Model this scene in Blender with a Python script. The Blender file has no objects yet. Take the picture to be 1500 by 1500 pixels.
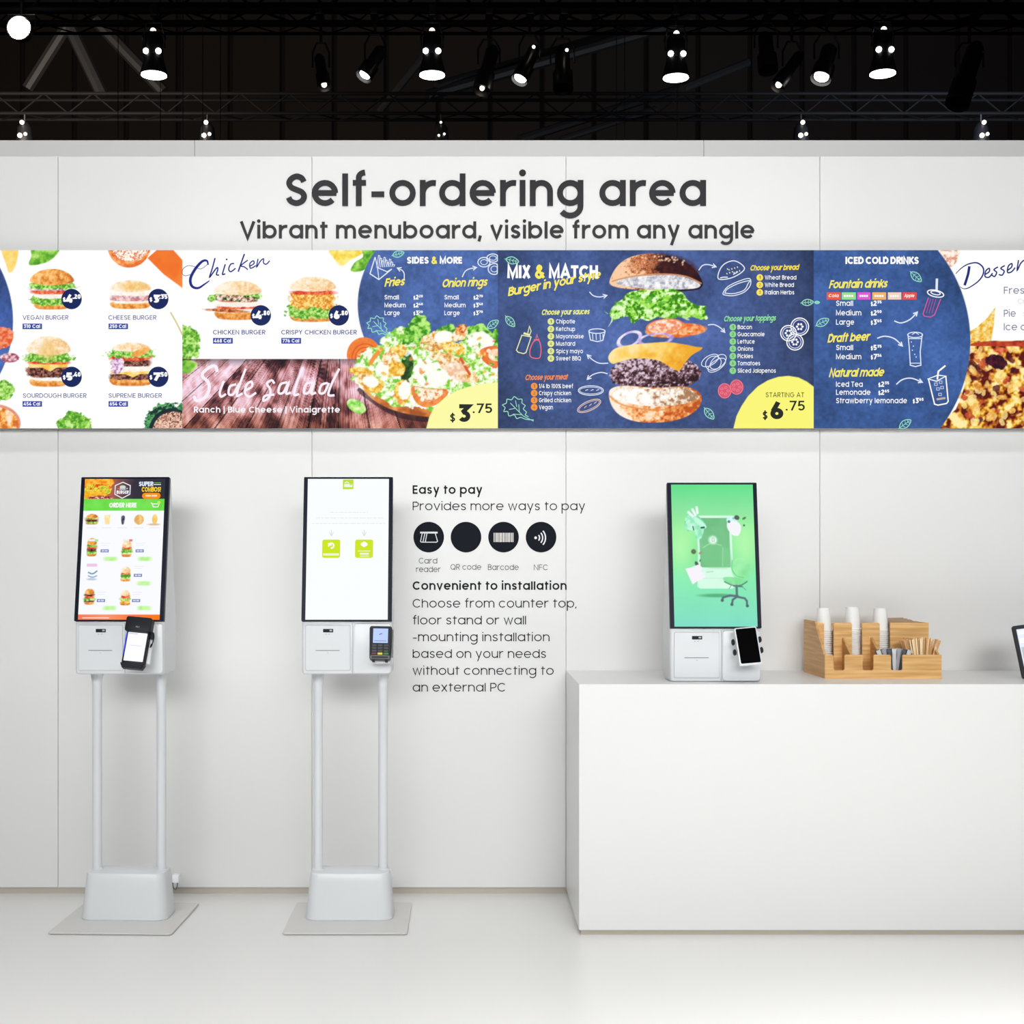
import bpy, bmesh, math, random
import numpy as np
from mathutils import Vector, Matrix
D = bpy.data
SC = bpy.context.scene
C = SC.collection
R = math.radians
# ---------------------------------------------------------------- camera
F, PX, PY, CH, ZW = 2000.0, 680.0, 822.0, 1.37, 5.625     # focal px, vanishing point, eye height, wall distance
cam_d = D.cameras.new('camera'); cam = D.objects.new('camera', cam_d); C.objects.link(cam)
cam.location = (0, -ZW, CH); cam.rotation_euler = (R(90), 0, 0)
cam_d.sensor_width = 36; cam_d.lens = F / 1500 * 36
cam_d.shift_x = (750 - PX) / 1500; cam_d.shift_y = (PY - 750) / 1500
cam_d.clip_end = 200
SC.camera = cam
# ---------------------------------------------------------------- world, lamps, exposure
W = D.worlds.new('hall'); SC.world = W; W.use_nodes = True
W.node_tree.nodes['Background'].inputs[0].default_value = (0.9, 0.95, 1.0, 1)
W.node_tree.nodes['Background'].inputs[1].default_value = 0.004
SC.view_settings.view_transform = 'Standard'; SC.view_settings.look = 'None'
SC.view_settings.gamma = 1; SC.view_settings.exposure = 0.0
try: SC.view_settings.use_curve_mapping = False
except Exception: pass
def aim(o, t):
    o.rotation_euler = (Vector(t) - o.location).to_track_quat('-Z', 'Y').to_euler()
def area(name, loc, tgt, sx, sy, e, col=(1, 1, 1), spread=180):
    l = D.lights.new(name, 'AREA'); l.shape = 'RECTANGLE'; l.size = sx; l.size_y = sy; l.energy = e; l.color = col
    l.spread = R(spread)
    o = D.objects.new(name, l); C.objects.link(o); o.location = loc; aim(o, tgt); return o
def spot(name, loc, tgt, e, ang, blend=1.0, rad=.12, col=(1, 1, 1)):
    l = D.lights.new(name, 'SPOT'); l.energy = e; l.spot_size = R(ang); l.spot_blend = blend; l.shadow_soft_size = rad; l.color = col
    o = D.objects.new(name, l); C.objects.link(o); o.location = loc; aim(o, tgt); return o
# unseen lamps above and in front of the stand; the soft boxes are added fill
area('front_fill', (0, -8.2, 3.2), (0, 0, 1.4), 7, 1.6, 37, (.99, 1, 1), 50)
area('front_fill', (0, -7.0, 2.9), (0, 0, 1.4), 7, 1.2, 14, (1, .995, .985), 140)
area('front_fill', (-2.0, -7.4, 3.4), (-1.0, 0, 2.2), 3.0, 1.0, 8, (.985, 1, 1), 50)
area('front_fill', (2.6, -7.4, 3.4), (1.5, 0, 2.2), 3.0, 1.0, 7, (1, .995, .99), 50)
area('booth_top_lamp', (0, -4.0, 5.2), (0, -4.1, 0), 6.5, 1.0, 142, (1, .995, .99), 90)
area('booth_top_lamp', (2.4, -3.4, 4.6), (2.4, -3.4, 0), 2.6, .8, 56, (1, 1, 1), 60)
area('wall_washer', (0, -1.8, 4.8), (0, 0, 2.0), 9, .3, 36, (.99, .995, 1), 120)
area('fascia_fill', (0, .5, 4.6), (0, .95, 3.3), 9, .2, 9, (1, .99, .98), 60)  # added lamp without a fixture, lifts the upper wall
spot('header_spot', (-0.9, -3.0, 4.6), (-0.5, 0, 2.82), 30, 32)
spot('header_spot', (1.1, -3.0, 4.6), (0.75, 0, 2.82), 30, 32)
# ---------------------------------------------------------------- materials
MATS = {}
def mat(name, col, rough=.5, metal=0, emit=None, es=1.0, spec=.5, bump=None, vary=None, coat=0):
    if name in MATS: return MATS[name]
    m = D.materials.new(name); m.use_nodes = True; MATS[name] = m
    nt = m.node_tree; b = nt.nodes['Principled BSDF']
    b.inputs['Base Color'].default_value = (*col, 1); b.inputs['Roughness'].default_value = rough
    b.inputs['Metallic'].default_value = metal; b.inputs['Specular IOR Level'].default_value = spec
    b.inputs['Coat Weight'].default_value = coat
    if emit: b.inputs['Emission Color'].default_value = (*emit, 1); b.inputs['Emission Strength'].default_value = es
    if vary or bump:
        tc = nt.nodes.new('ShaderNodeTexCoord'); no = nt.nodes.new('ShaderNodeTexNoise')
        mp = nt.nodes.new('ShaderNodeMapping'); nt.links.new(tc.outputs['Object'], mp.inputs[0]); nt.links.new(mp.outputs[0], no.inputs['Vector'])
        v = vary or bump
        no.inputs['Scale'].default_value = v[0]; no.inputs['Detail'].default_value = 5
        if len(v) > 2: mp.inputs['Scale'].default_value = v[2]
        if vary:
            r = nt.nodes.new('ShaderNodeMix'); r.data_type = 'RGBA'
            d = vary[1]; r.inputs['A'].default_value = (*[c * (1 - d) for c in col], 1); r.inputs['B'].default_value = (*[min(1, c * (1 + d)) for c in col], 1)
            nt.links.new(no.outputs['Fac'], r.inputs['Factor']); nt.links.new(r.outputs['Result'], b.inputs['Base Color'])
        if bump:
            bp = nt.nodes.new('ShaderNodeBump'); bp.inputs['Strength'].default_value = bump[1]; bp.inputs['Distance'].default_value = .002
            nt.links.new(no.outputs['Fac'], bp.inputs['Height']); nt.links.new(bp.outputs[0], b.inputs['Normal'])
    return m
def s2l(c):
    c = np.asarray(c, float)
    return np.where(c <= .04045, c / 12.92, ((c + .055) / 1.055) ** 2.4)
def hexc(r, g, b): return tuple(float(v) for v in s2l(np.array([r, g, b]) / 255))
def print_mat(name, emissive):
    m = D.materials.new(name); m.use_nodes = True; nt = m.node_tree; b = nt.nodes['Principled BSDF']
    a = nt.nodes.new('ShaderNodeVertexColor'); a.layer_name = 'Col'
    if emissive:
        b.inputs['Base Color'].default_value = (0.004, .004, .005, 1); b.inputs['Roughness'].default_value = .35
        b.inputs['Specular IOR Level'].default_value = .02
        nt.links.new(a.outputs[0], b.inputs['Emission Color']); b.inputs['Emission Strength'].default_value = 1.0
    else:
        nt.links.new(a.outputs[0], b.inputs['Base Color']); b.inputs['Roughness'].default_value = .6; b.inputs['Specular IOR Level'].default_value = .12
    return m
M_SCREEN = print_mat('lit_screen', True)
M_PRINT = print_mat('printed_ink', False)
def wood_mat(name, c1, c2, sc=(2, 40, 40)):
    m = D.materials.new(name); m.use_nodes = True; nt = m.node_tree; b = nt.nodes['Principled BSDF']
    tc = nt.nodes.new('ShaderNodeTexCoord'); mp = nt.nodes.new('ShaderNodeMapping'); no = nt.nodes.new('ShaderNodeTexNoise')
    mp.inputs['Scale'].default_value = sc; no.inputs['Scale'].default_value = 3; no.inputs['Detail'].default_value = 4
    nt.links.new(tc.outputs['Object'], mp.inputs[0]); nt.links.new(mp.outputs[0], no.inputs['Vector'])
    r = nt.nodes.new('ShaderNodeValToRGB'); r.color_ramp.elements[0].position = .35; r.color_ramp.elements[1].position = .65
    r.color_ramp.elements[0].color = (*c1, 1); r.color_ramp.elements[1].color = (*c2, 1)
    nt.links.new(no.outputs['Fac'], r.inputs[0]); nt.links.new(r.outputs[0], b.inputs['Base Color'])
    b.inputs['Roughness'].default_value = .5
    return m
WHITE = mat('white_laminate', (.80, .80, .79), .35, spec=.3, vary=(.7, .015))
FLOOR = mat('white_floor', (.80, .795, .78), .28, spec=.35, vary=(.5, .02))
COUNTER = mat('counter_white', (.84, .84, .83), .3, spec=.3, vary=(.8, .01))
JOINT = mat('joint_grey', (.58, .57, .55), .7, vary=(3, .1))
SKIRT = mat('skirting_beige', (.52, .48, .40), .5, vary=(2, .1))
FASCIA = mat('fascia_grey', (.83, .83, .82), .5, vary=(.8, .02))
KW = mat('kiosk_white', (.74, .76, .78), .3, spec=.4, vary=(4, .01))
KW2 = mat('kiosk_door_white', (.72, .74, .76), .35, vary=(4, .01))
KGREY = mat('kiosk_seam_shade', (.42, .43, .45), .5, vary=(5, .05))
PLATE = mat('steel_plate_white', (.66, .65, .63), .4, vary=(3, .02))
BLACK = mat('black_plastic', (.010, .011, .016), .45, spec=.2, vary=(8, .1))
BEZ = mat('screen_glass_black', (.004, .006, .018), .3, spec=.06, vary=(2, .05))
GLOSSB = mat('tablet_glass', (.001, .001, .001), .3, spec=.02, vary=(2, .05))
INK = mat('sign_black', (.012, .010, .013), .36, spec=.22, vary=(3, .1))
DARK = mat('rig_black', (.003, .003, .004), .7, spec=.1, vary=(4, .2))
CHROME = mat('cable_steel', (.10, .10, .11), .4, .6, vary=(4, .2))
# ---------------------------------------------------------------- object helpers
def mesh_from(name, verts, faces):
    me = D.meshes.new(name); me.from_pydata([tuple(v) for v in verts], [], faces); me.update(); return me
def obj(name, me, m, parent=None, loc=None, rot=None, smooth=False, label=None):
    if isinstance(me, bmesh.types.BMesh):
        bm = me; bmesh.ops.recalc_face_normals(bm, faces=bm.faces); me = D.meshes.new(name); bm.to_mesh(me); bm.free()
    if m and not me.materials: me.materials.append(m)
    o = D.objects.new(name, me); C.objects.link(o); o.parent = parent
    if loc: o.location = loc
    if rot: o.rotation_euler = rot
    if smooth:
        me.polygons.foreach_set('use_smooth', [True] * len(me.polygons))
        try: me.set_sharp_from_angle(angle=R(35))
        except Exception: pass
    if label: o['label'] = label
    return o
def tag(o, label, cat, group=None, kind=None):
    o['label'] = label; o['category'] = cat
    if group: o['group'] = group
    if kind: o['kind'] = kind
    return o
def thing(name, label, cat, loc=(0, 0, 0), rot=(0, 0, 0), group=None):
    o = D.objects.new(name, None); o.empty_display_size = .05; C.objects.link(o); o.location = loc; o.rotation_euler = rot
    return tag(o, label, cat, group)
def struct(o): o['kind'] = 'structure'; return o
def copy_tree(o, parent=None):
    c = o.copy(); C.objects.link(c); c.parent = parent
    for ch in list(o.children): copy_tree(ch, c)
    return c
def box(bm, x0, x1, y0, y1, z0, z1, bev=0, seg=2):
    r = bmesh.ops.create_cube(bm, size=1)
    vs = r['verts']
    for v in vs:
        v.co = Vector((x0 if v.co.x < 0 else x1, y0 if v.co.y < 0 else y1, z0 if v.co.z < 0 else z1))
    if bev:
        es = list({e for v in vs for e in v.link_edges})
        bmesh.ops.bevel(bm, geom=es, offset=bev, segments=seg, affect='EDGES', profile=.5)
    return bm
def bx(*a, **k): return box(bmesh.new(), *a, **k)
def tube(bm, p, q, r, n=10, r2=None):
    p, q = Vector(p), Vector(q); d = q - p
    g = bmesh.ops.create_cone(bm, cap_ends=True, segments=n, radius1=r, radius2=r if r2 is None else r2, depth=d.length)
    mtx = Matrix.Translation((p + q) / 2) @ d.to_track_quat('Z', 'Y').to_matrix().to_4x4()
    bmesh.ops.transform(bm, matrix=mtx, verts=g['verts']); return bm
def path_tube(bm, pts, r, n=8):
    pts = [Vector(p) for p in pts]
    rings = []
    for i, p in enumerate(pts):
        t = (pts[min(i + 1, len(pts) - 1)] - pts[max(i - 1, 0)]).normalized()
        q = t.to_track_quat('Z', 'Y')
        rings.append([bm.verts.new(p + q @ Vector((r * math.cos(2 * math.pi * k / n), r * math.sin(2 * math.pi * k / n), 0))) for k in range(n)])
    for a, b in zip(rings, rings[1:]):
        for k in range(n): bm.faces.new((a[k], a[(k + 1) % n], b[(k + 1) % n], b[k]))
    bm.faces.new(rings[0][::-1]); bm.faces.new(rings[-1]); return bm
def lathe(bm, prof, n=24, cx=0, cy=0, cap=True):
    rings = []
    for r, z in prof:
        rings.append([bm.verts.new((cx + r * math.cos(2 * math.pi * k / n), cy + r * math.sin(2 * math.pi * k / n), z)) for k in range(n)])
    for a, b in zip(rings, rings[1:]):
        for k in range(n): bm.faces.new((a[k], a[(k + 1) % n], b[(k + 1) % n], b[k]))
    if cap: bm.faces.new(rings[0][::-1]); bm.faces.new(rings[-1])
    return bm
def rrect(x0, x1, y0, y1, r, n=5):
    pts = []
    for cx, cy, a in ((x1 - r, y1 - r, 0), (x0 + r, y1 - r, 90), (x0 + r, y0 + r, 180), (x1 - r, y0 + r, 270)):
        for k in range(n + 1):
            t = R(a + 90 * k / n); pts.append((cx + r * math.cos(t), cy + r * math.sin(t)))
    return pts
def loft(bm, loops):
    rs = [[bm.verts.new(p) for p in l] for l in loops]
    n = len(rs[0])
    for a, b in zip(rs, rs[1:]):
        for k in range(n): bm.faces.new((a[k], a[(k + 1) % n], b[(k + 1) % n], b[k]))
    bm.faces.new(rs[0][::-1]); bm.faces.new(rs[-1]); return bm
def slab_xz(bm, x0, x1, z0, z1, r, y0, y1, e=.001):
    """rounded rectangle in the XZ plane from y0 (front) to y1 (back), eased front edge"""
    L = lambda i, y: [(x, y, z) for x, z in rrect(x0 + i, x1 - i, z0 + i, z1 - i, max(r - i, .0004))]
    return loft(bm, [L(0, y1), L(0, y0 + e), L(e * .3, y0 + e * .3), L(e, y0)])
def slab_xy(bm, x0, x1, y0, y1, r, z0, z1, e=.001):
    L = lambda i, z: [(x, y, z) for x, y in rrect(x0 + i, x1 - i, y0 + i, y1 - i, max(r - i, .0004))]
    return loft(bm, [L(0, z0), L(0, z1 - e), L(e * .3, z1 - e * .3), L(e, z1)])
def P(px, py, Z=ZW): return Vector(((px - PX) * Z / F, Z - ZW, CH - (py - PY) * Z / F))
# ---------------------------------------------------------------- stroke lettering (skeletons thickened into ribbons)
def arc(cx, cy, rx, ry, a0, a1, n=None):
    n = n or max(4, int(abs(a1 - a0) / 15))
    return [(cx + rx * math.cos(R(a0 + (a1 - a0) * i / n)), cy + ry * math.sin(R(a0 + (a1 - a0) * i / n))) for i in range(n + 1)]
def spline(pts, k=4, closed=False):
    out = []; n = len(pts); m = n if closed else n - 1
    g = (lambda i: pts[i % n]) if closed else (lambda i: pts[max(0, min(n - 1, i))])
    for i in range(m):
        p0, p1, p2, p3 = g(i - 1), g(i), g(i + 1), g(i + 2)
        for j in range(k):
            t = j / k
            out.append(tuple(.5 * (2 * b + (c - a) * t + (2 * a - 5 * b + 4 * c - d) * t * t + (-a + 3 * b - 3 * c + d) * t ** 3) for a, b, c, d in zip(p0, p1, p2, p3)))
    if not closed: out.append(tuple(pts[-1]))
    return out
SPN = [(.94, .80), (.80, .94), (.5, 1.0), (.18, .90), (.06, .74), (.2, .585), (.5, .5), (.82, .41), (.96, .255), (.83, .08), (.5, 0), (.17, .07), (.03, .21)]
def glyph(ch, w):
    """returns (strokes [(pts, closed)], discs [(x,y,r)], width)"""
    X, A, Dn, h = .8, 1.0, -.385, w / 2
    r = X / 2; q = r - h; W_ = 2 * r; S = []; dots = []
    L = lambda *p: S.append((list(p), False))
    circ = lambda cx=r, cy=r, rx=q, ry=q: S.append((arc(cx, cy, rx, ry, 0, 345, 23), True))
    wd = W_
    if ch == 'o': circ()
    elif ch == 'a': circ(); L((W_ - h, 0), (W_ - h, X))
    elif ch == 'b': circ(); L((h, 0), (h, A))
    elif ch == 'd': circ(); L((W_ - h, 0), (W_ - h, A))
    elif ch == 'p': circ(); L((h, Dn), (h, X))
    elif ch == 'q': circ(); L((W_ - h, Dn), (W_ - h, X))
    elif ch == 'g':
        circ(); S.append(([(W_ - h, X)] + arc(r, .0, q, -Dn - h, 0, -145), False))
    elif ch == 'e': S.append(([(h, r)] if 0 else arc(r, r, q, q, 0, 318), False)); L((h, r), (W_ - h * .6, r))
    elif ch == 'c': S.append((arc(r, r, q, q, 42, 318), False)); wd = W_ * .93
    elif ch == 's': wd = .58; S.append((spline([(h + a * (wd - w), h + b * (X - w)) for a, b in SPN]), False))
    elif ch == 't': L((.2, 0), (.2, .98)); L((.02, X - h), (.44, X - h)); wd = .44
    elif ch == 'f': S.append(([(.2, 0)] + arc(.2 + .2, A - .2 + .07 - h + h, .2, .2 - h + .05, 180, 92), False)); L((.02, X - h), (.42, X - h)); wd = .43
    elif ch == 'r': L((h, 0), (h, X)); S.append((arc(h + .33, .8 - h - .33, .33, .33, 170, 78), False)); wd = .46
    elif ch in 'nh':
        wd = .70; a = (wd - w) / 2; L((h, 0), (h, X if ch == 'n' else A)); S.append((arc(h + a, X - h - a, a, a, 180, 0) + [(wd - h, 0)], False))
    elif ch == 'u':
        wd = .70; a = (wd - w) / 2; L((wd - h, 0), (wd - h, X)); S.append(([(h, X)] + arc(h + a, h + a, a, a, 180, 360), False))
    elif ch == 'm':
        wd = 1.14; a = (wd - w) / 4; L((h, 0), (h, X))
        S.append((arc(h + a, X - h - a, a, a, 180, 0) + [(h + 2 * a, 0)], False)); S.append((arc(h + 3 * a, X - h - a, a, a, 180, 0) + [(wd - h, 0)], False))
    elif ch == 'i': L((h + .01, 0), (h + .01, X)); dots.append((h + .01, A + .02, h * 1.2)); wd = w + .02
    elif ch == 'j': S.append(([(.2, X), (.2, -.15)] + arc(.05, -.15, .15, .15, 0, -90), False)); dots.append((.2, A, h * 1.2)); wd = .28
    elif ch == 'l': L((h, 0), (h, A)); wd = w
    elif ch == 'k': L((h, 0), (h, A)); L((h, .27), (.58, X)); L((.25, .44), (.64, 0)); wd = .62
    elif ch == 'v': L((h * .8, X), (.35, h * .4), (.70 - h * .8, X)); wd = .70
    elif ch == 'w': L((h * .8, X), (.28, h * .4), (.5, X - h * .4), (.72, h * .4), (1 - h * .8, X)); wd = 1.0
    elif ch == 'x': L((h, X), (.66 - h, 0)); L((.66 - h, X), (h, 0)); wd = .66
    elif ch == 'y': L((h, X), (.37, .03)); L((.70 - h, X), (.22, Dn)); wd = .70
    elif ch == 'z': L((.04, X - h), (.55, X - h), (.06, h), (.60, h)); wd = .62
    elif ch == 'A': L((h * .7, 0), (.43, A - h * .3), (.86 - h * .7, 0)); L((.2, .30), (.66, .30)); wd = .86
    elif ch == 'B':
        L((h, 0), (h, A)); S.append(([(h, A - h), (.35, A - h)] + arc(.35, .755, .245 - h * .0, .245 - h, 90, -90) + [(h, .51)], False)); S.append(([(.35, .51)] + arc(.37, .255 + h * .5, .27, .255 - h * .5, 90, -90) + [(h, h)], False)); wd = .68
    elif ch in 'CGOQ':
        rx = .47 - h; ry = .5 - h
        if ch == 'C': S.append((arc(.47, .5, rx, ry, 42, 318), False)); wd = .86
        elif ch == 'G': S.append((arc(.47, .5, rx, ry, 45, 352) + [(.94 - h, .47), (.5, .47)], False)); wd = .94
        else: circ(.47, .5, rx, ry); wd = .94
        if ch == 'Q': L((.55, .28), (.86, -.02))
    elif ch == 'D': L((h, 0), (h, A)); S.append(([(h, A - h), (.34, A - h)] + arc(.34, .5, .46 - h, .5 - h, 90, -90) + [(h, h)], False)); wd = .80
    elif ch in 'EF':
        L((h, 0), (h, A)); L((0, A - h), (.56, A - h)); L((0, .51), (.52, .51)); wd = .58
        if ch == 'E': L((0, h), (.57, h))
    elif ch == 'H': L((h, 0), (h, A)); L((.74 - h, 0), (.74 - h, A)); L((h, .51), (.74 - h, .51)); wd = .74
    elif ch == 'I': L((h, 0), (h, A)); wd = w
    elif ch == 'J': S.append(([(.48 - h, A)] + arc(.25, .24, .23 - h, .24 - h, 0, -170), False)); wd = .48
    elif ch == 'K': L((h, 0), (h, A)); L((h, .36), (.64, A)); L((.26, .55), (.70, 0)); wd = .70
    elif ch == 'L': L((h, A), (h, h), (.54, h)); wd = .55
    elif ch == 'M': L((h, 0), (h, A - h * .2), (.48, .12), (.96 - h, A - h * .2), (.96 - h, 0)); wd = .96
    elif ch == 'N': L((h, 0), (h, A - h * .4), (.76 - h, h * .4), (.76 - h, A)); wd = .76
    elif ch in 'PR':
        L((h, 0), (h, A)); S.append(([(h, A - h), (.36, A - h)] + arc(.36, .70, .26, .3 - h, 90, -90) + [(h, .40)], False)); wd = .64
        if ch == 'R': L((.33, .40), (.62, 0)); wd = .66
    elif ch == 'S': wd = .68; S.append((spline([(h + a * (wd - w), h + b * (A - w)) for a, b in SPN]), False))
    elif ch == 'T': L((.33, 0), (.33, A)); L((0, A - h), (.66, A - h)); wd = .66
    elif ch == 'U': a = .36 - h; S.append(([(h, A)] + arc(.36, .36, a, a, 180, 360) + [(.72 - h, A)], False)); wd = .72
    elif ch == 'V': L((h * .7, A), (.42, h * .3), (.84 - h * .7, A)); wd = .84
    elif ch == 'W': L((h * .7, A), (.32, h * .3), (.58, A - h), (.84, h * .3), (1.16 - h * .7, A)); wd = 1.16
    elif ch == 'X': L((h, A), (.74 - h, 0)); L((.74 - h, A), (h, 0)); wd = .74
    elif ch == 'Y': L((h, A), (.38, .45)); L((.76 - h, A), (.38, .45), (.38, 0)); wd = .76
    elif ch == 'Z': L((.03, A - h), (.60, A - h), (.05, h), (.66, h)); wd = .68
    elif ch == '0': circ(.33, .5, .33 - h, .5 - h); wd = .66
    elif ch == '1': L((.02, .80), (.24, A - h * .5), (.24, 0)); wd = .34
    elif ch == '2': S.append((arc(.31, .69, .31 - h, .31 - h, 160, -25) + [(.05, h), (.62, h)], False)); wd = .62
    elif ch == '3': S.append(([(.04, A - h), (.54, A - h), (.27, .60)] + arc(.29, .32, .33 - h, .32 - h, 82, -145), False)); wd = .62
    elif ch == '4': L((.70, .24 + h * .2), (.05, .24 + h * .2), (.46, A)); L((.5, 0), (.5, .55)); wd = .70
    elif ch == '5': S.append(([(.56, A - h), (.14, A - h), (.10, .52)] + arc(.30, .33, .32 - h, .33 - h, 125, -150), False)); wd = .62
    elif ch == '6': circ(.33, .33, .33 - h, .33 - h); L((.07 + h * .5, .47), (.40, A)); wd = .66
    elif ch == '7': L((.02, A - h), (.56, A - h), (.2, 0)); wd = .58
    elif ch == '8': circ(.31, .26, .31 - h, .27 - h * .9); circ(.31, .75, .27 - h, .25 - h * .9); wd = .62
    elif ch == '9': circ(.33, .67, .33 - h, .33 - h); L((.59 - h * .5, .53), (.26, 0)); wd = .66
    elif ch == '$': S.append((spline([(h + a * (.6 - w), h + b * (A - w)) for a, b in SPN]), False)); L((.3, -.12), (.3, 1.12)); wd = .6
    elif ch == '&': S.append((spline([(.74, .02), (.5, .34), (.2, .72), (.3, .93), (.46, .88), (.46, .72), (.18, .46), (.08, .24), (.26, .06), (.5, .14), (.68, .45)]), False)); wd = .76
    elif ch == '-': L((.03, .36), (.42, .36)); wd = .45
    elif ch == '|': L((h, -.2), (h, 1.05)); wd = w
    elif ch == '/': L((.02, -.05), (.42, 1.05)); wd = .44
    elif ch == '.': dots.append((h, h, h * 1.15)); wd = w
    elif ch == ',': L((h * 1.4, h * 2), (h * .3, -h * 2)); wd = w * 1.2
    elif ch == '!': L((h, .3), (h, A)); dots.append((h, h, h)); wd = w
    elif ch == '%': circ(.2, .78, .2 - h, .22 - h); circ(.66, .22, .2 - h, .22 - h); L((.14, 0), (.72, A)); wd = .86
    else: wd = .30
    return S, dots, wd
def ribbon(pts, closed, w):
    """quads for a thickened polyline: returns (left side, right side)"""
    p = np.array(pts, float); n = len(p)
    if closed: a = np.roll(p, 1, 0); b = np.roll(p, -1, 0)
    else: a = np.vstack([2 * p[0] - p[1], p[:-1]]); b = np.vstack([p[1:], 2 * p[-1] - p[-2]])
    d1 = p - a; d2 = b - p
    d1 /= np.maximum(np.linalg.norm(d1, axis=1), 1e-9)[:, None]; d2 /= np.maximum(np.linalg.norm(d2, axis=1), 1e-9)[:, None]
    n1 = np.stack([-d1[:, 1], d1[:, 0]], 1); n2 = np.stack([-d2[:, 1], d2[:, 0]], 1)
    m = n1 + n2; l = np.linalg.norm(m, axis=1); m = m / np.maximum(l, 1e-6)[:, None]
    c = np.clip((m * n1).sum(1), .42, 1); m = m / c[:, None]
    w = np.asarray(w, float)
    if w.ndim: w = w[:, None]
    return p + m * w / 2, p - m * w / 2
class Flat:
    """collects flat coloured shapes; map(x, y, layer) gives the 3D point"""
    def __init__(s, fmap): s.v = []; s.f = []; s.c = []; s.map = fmap; s.segs = []; s.depth = 0; s.cur = None; s.brk = False; s.k = 0
    def poly(s, pts, col, lay=1):
        i = len(s.v); s.v += [s.map(x, y, lay) for x, y in pts]; s.f.append(tuple(range(i, i + len(pts)))); s.c += [col] * len(pts)
    def fan(s, pts, col, lay=1):
        cx = sum(p[0] for p in pts) / len(pts); cy = sum(p[1] for p in pts) / len(pts)
        i = len(s.v); s.v += [s.map(x, y, lay) for x, y in pts] + [s.map(cx, cy, lay)]; n = len(pts)
        s.f += [(i + k, i + (k + 1) % n, i + n) for k in range(n)]; s.c += [col] * (n + 1)
    def rect(s, x0, y0, x1, y1, col, lay=1): s.poly([(x0, y0), (x1, y0), (x1, y1), (x0, y1)], col, lay)
    def disc(s, cx, cy, r, col, lay=1, ry=None, n=20): s.fan(arc(cx, cy, r, ry or r, 0, 360 - 360 / n, n - 1), col, lay)
    def line(s, pts, w, col, lay=1, closed=False):
        a, b = ribbon(pts, closed, w); n = len(a); i = len(s.v)
        s.v += [s.map(x, y, lay) for x, y in a] + [s.map(x, y, lay) for x, y in b]; s.c += [col] * (2 * n)
        for k in range(n if closed else n - 1):
            j = (k + 1) % n; s.f.append((i + k, i + j, i + n + j, i + n + k))
    def curve(s, pts, w, col, lay=1, closed=False, k=4, taper=False):
        q = spline(pts, k, closed)
        if taper:
            t = np.linspace(0, 1, len(q)); w = w * (.25 + .75 * np.sin(np.pi * np.clip(t * .9 + .08, 0, 1)))
        s.line(q, w, col, lay, closed)
    def text(s, txt, x, y, cap, col, w=.15, width=None, slant=0, rot=0, track=.13, lay=1, xs=1.0, space=.36, cols=None, align='l'):
        """x, y: left end of the baseline in pixels (y down), cap: height of capitals in pixels"""
        G = []; cur = 0
        for ch in txt:
            if ch == ' ': G.append((ch, cur, None)); cur += space; continue
            g = glyph(ch, w); G.append((ch, cur, g)); cur += g[2] * xs + track
        tot = (cur - track) * cap
        k = 1.0 if width is None else width / tot
        if align == 'c': x -= tot * k / 2
        cr, sr = math.cos(R(rot)), math.sin(R(rot))
        def tf(gx, gy, ox):
            X = (ox + gx * xs + slant * gy) * cap * k; Y = gy * cap
            return x + X * cr - Y * sr * -1 * -1 if False else x + X * cr - Y * sr, y - (X * sr + Y * cr)
        for i, (ch, ox, g) in enumerate(G):
            if g is None: continue
            c = cols[i] if cols and i in cols else col
            for sk, (pts, cl) in enumerate(g[0]):
                lay_ = lay + sk * .05
                a, b = ribbon(pts, cl, w); n = len(a); j = len(s.v)
                s.v += [s.map(*tf(p[0], p[1], ox), lay_) for p in a] + [s.map(*tf(p[0], p[1], ox), lay_) for p in b]; s.c += [c] * (2 * n)
                for q in range(n if cl else n - 1):
                    r_ = (q + 1) % n; s.f.append((j + q, j + r_, j + n + r_, j + n + q))
            for dx, dy, dr in g[1]:
                s.fan([tf(px, py, ox) for px, py in arc(dx, dy, dr, dr, 0, 330, 11)], c, lay)
        return tot * k
    def build(s, name, m, parent=None, label=None):
        if name not in ('menu_text', 'screen_print'): return s.one(name, m, parent, label, 0, len(s.v), 0, len(s.f))
        sg = s.segs + [(None, len(s.v), len(s.f))]
        for (n, v0, f0), (_, v1, f1) in zip(sg, sg[1:]):
            if f1 > f0: s.one(n, m, parent, None, v0, v1, f0, f1)
    def one(s, name, m, parent, label, v0, v1, f0, f1):
        me = mesh_from(name, s.v[v0:v1], [tuple(i - v0 for i in f) for f in s.f[f0:f1]])
        at = me.color_attributes.new('Col', 'FLOAT_COLOR', 'POINT')
        c = np.ones((v1 - v0, 4), np.float32); c[:, :3] = s2l(np.array(s.c[v0:v1], float) / 255)
        at.data.foreach_set('color', c.ravel())
        return obj(name, me, m, parent, label=label)
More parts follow.
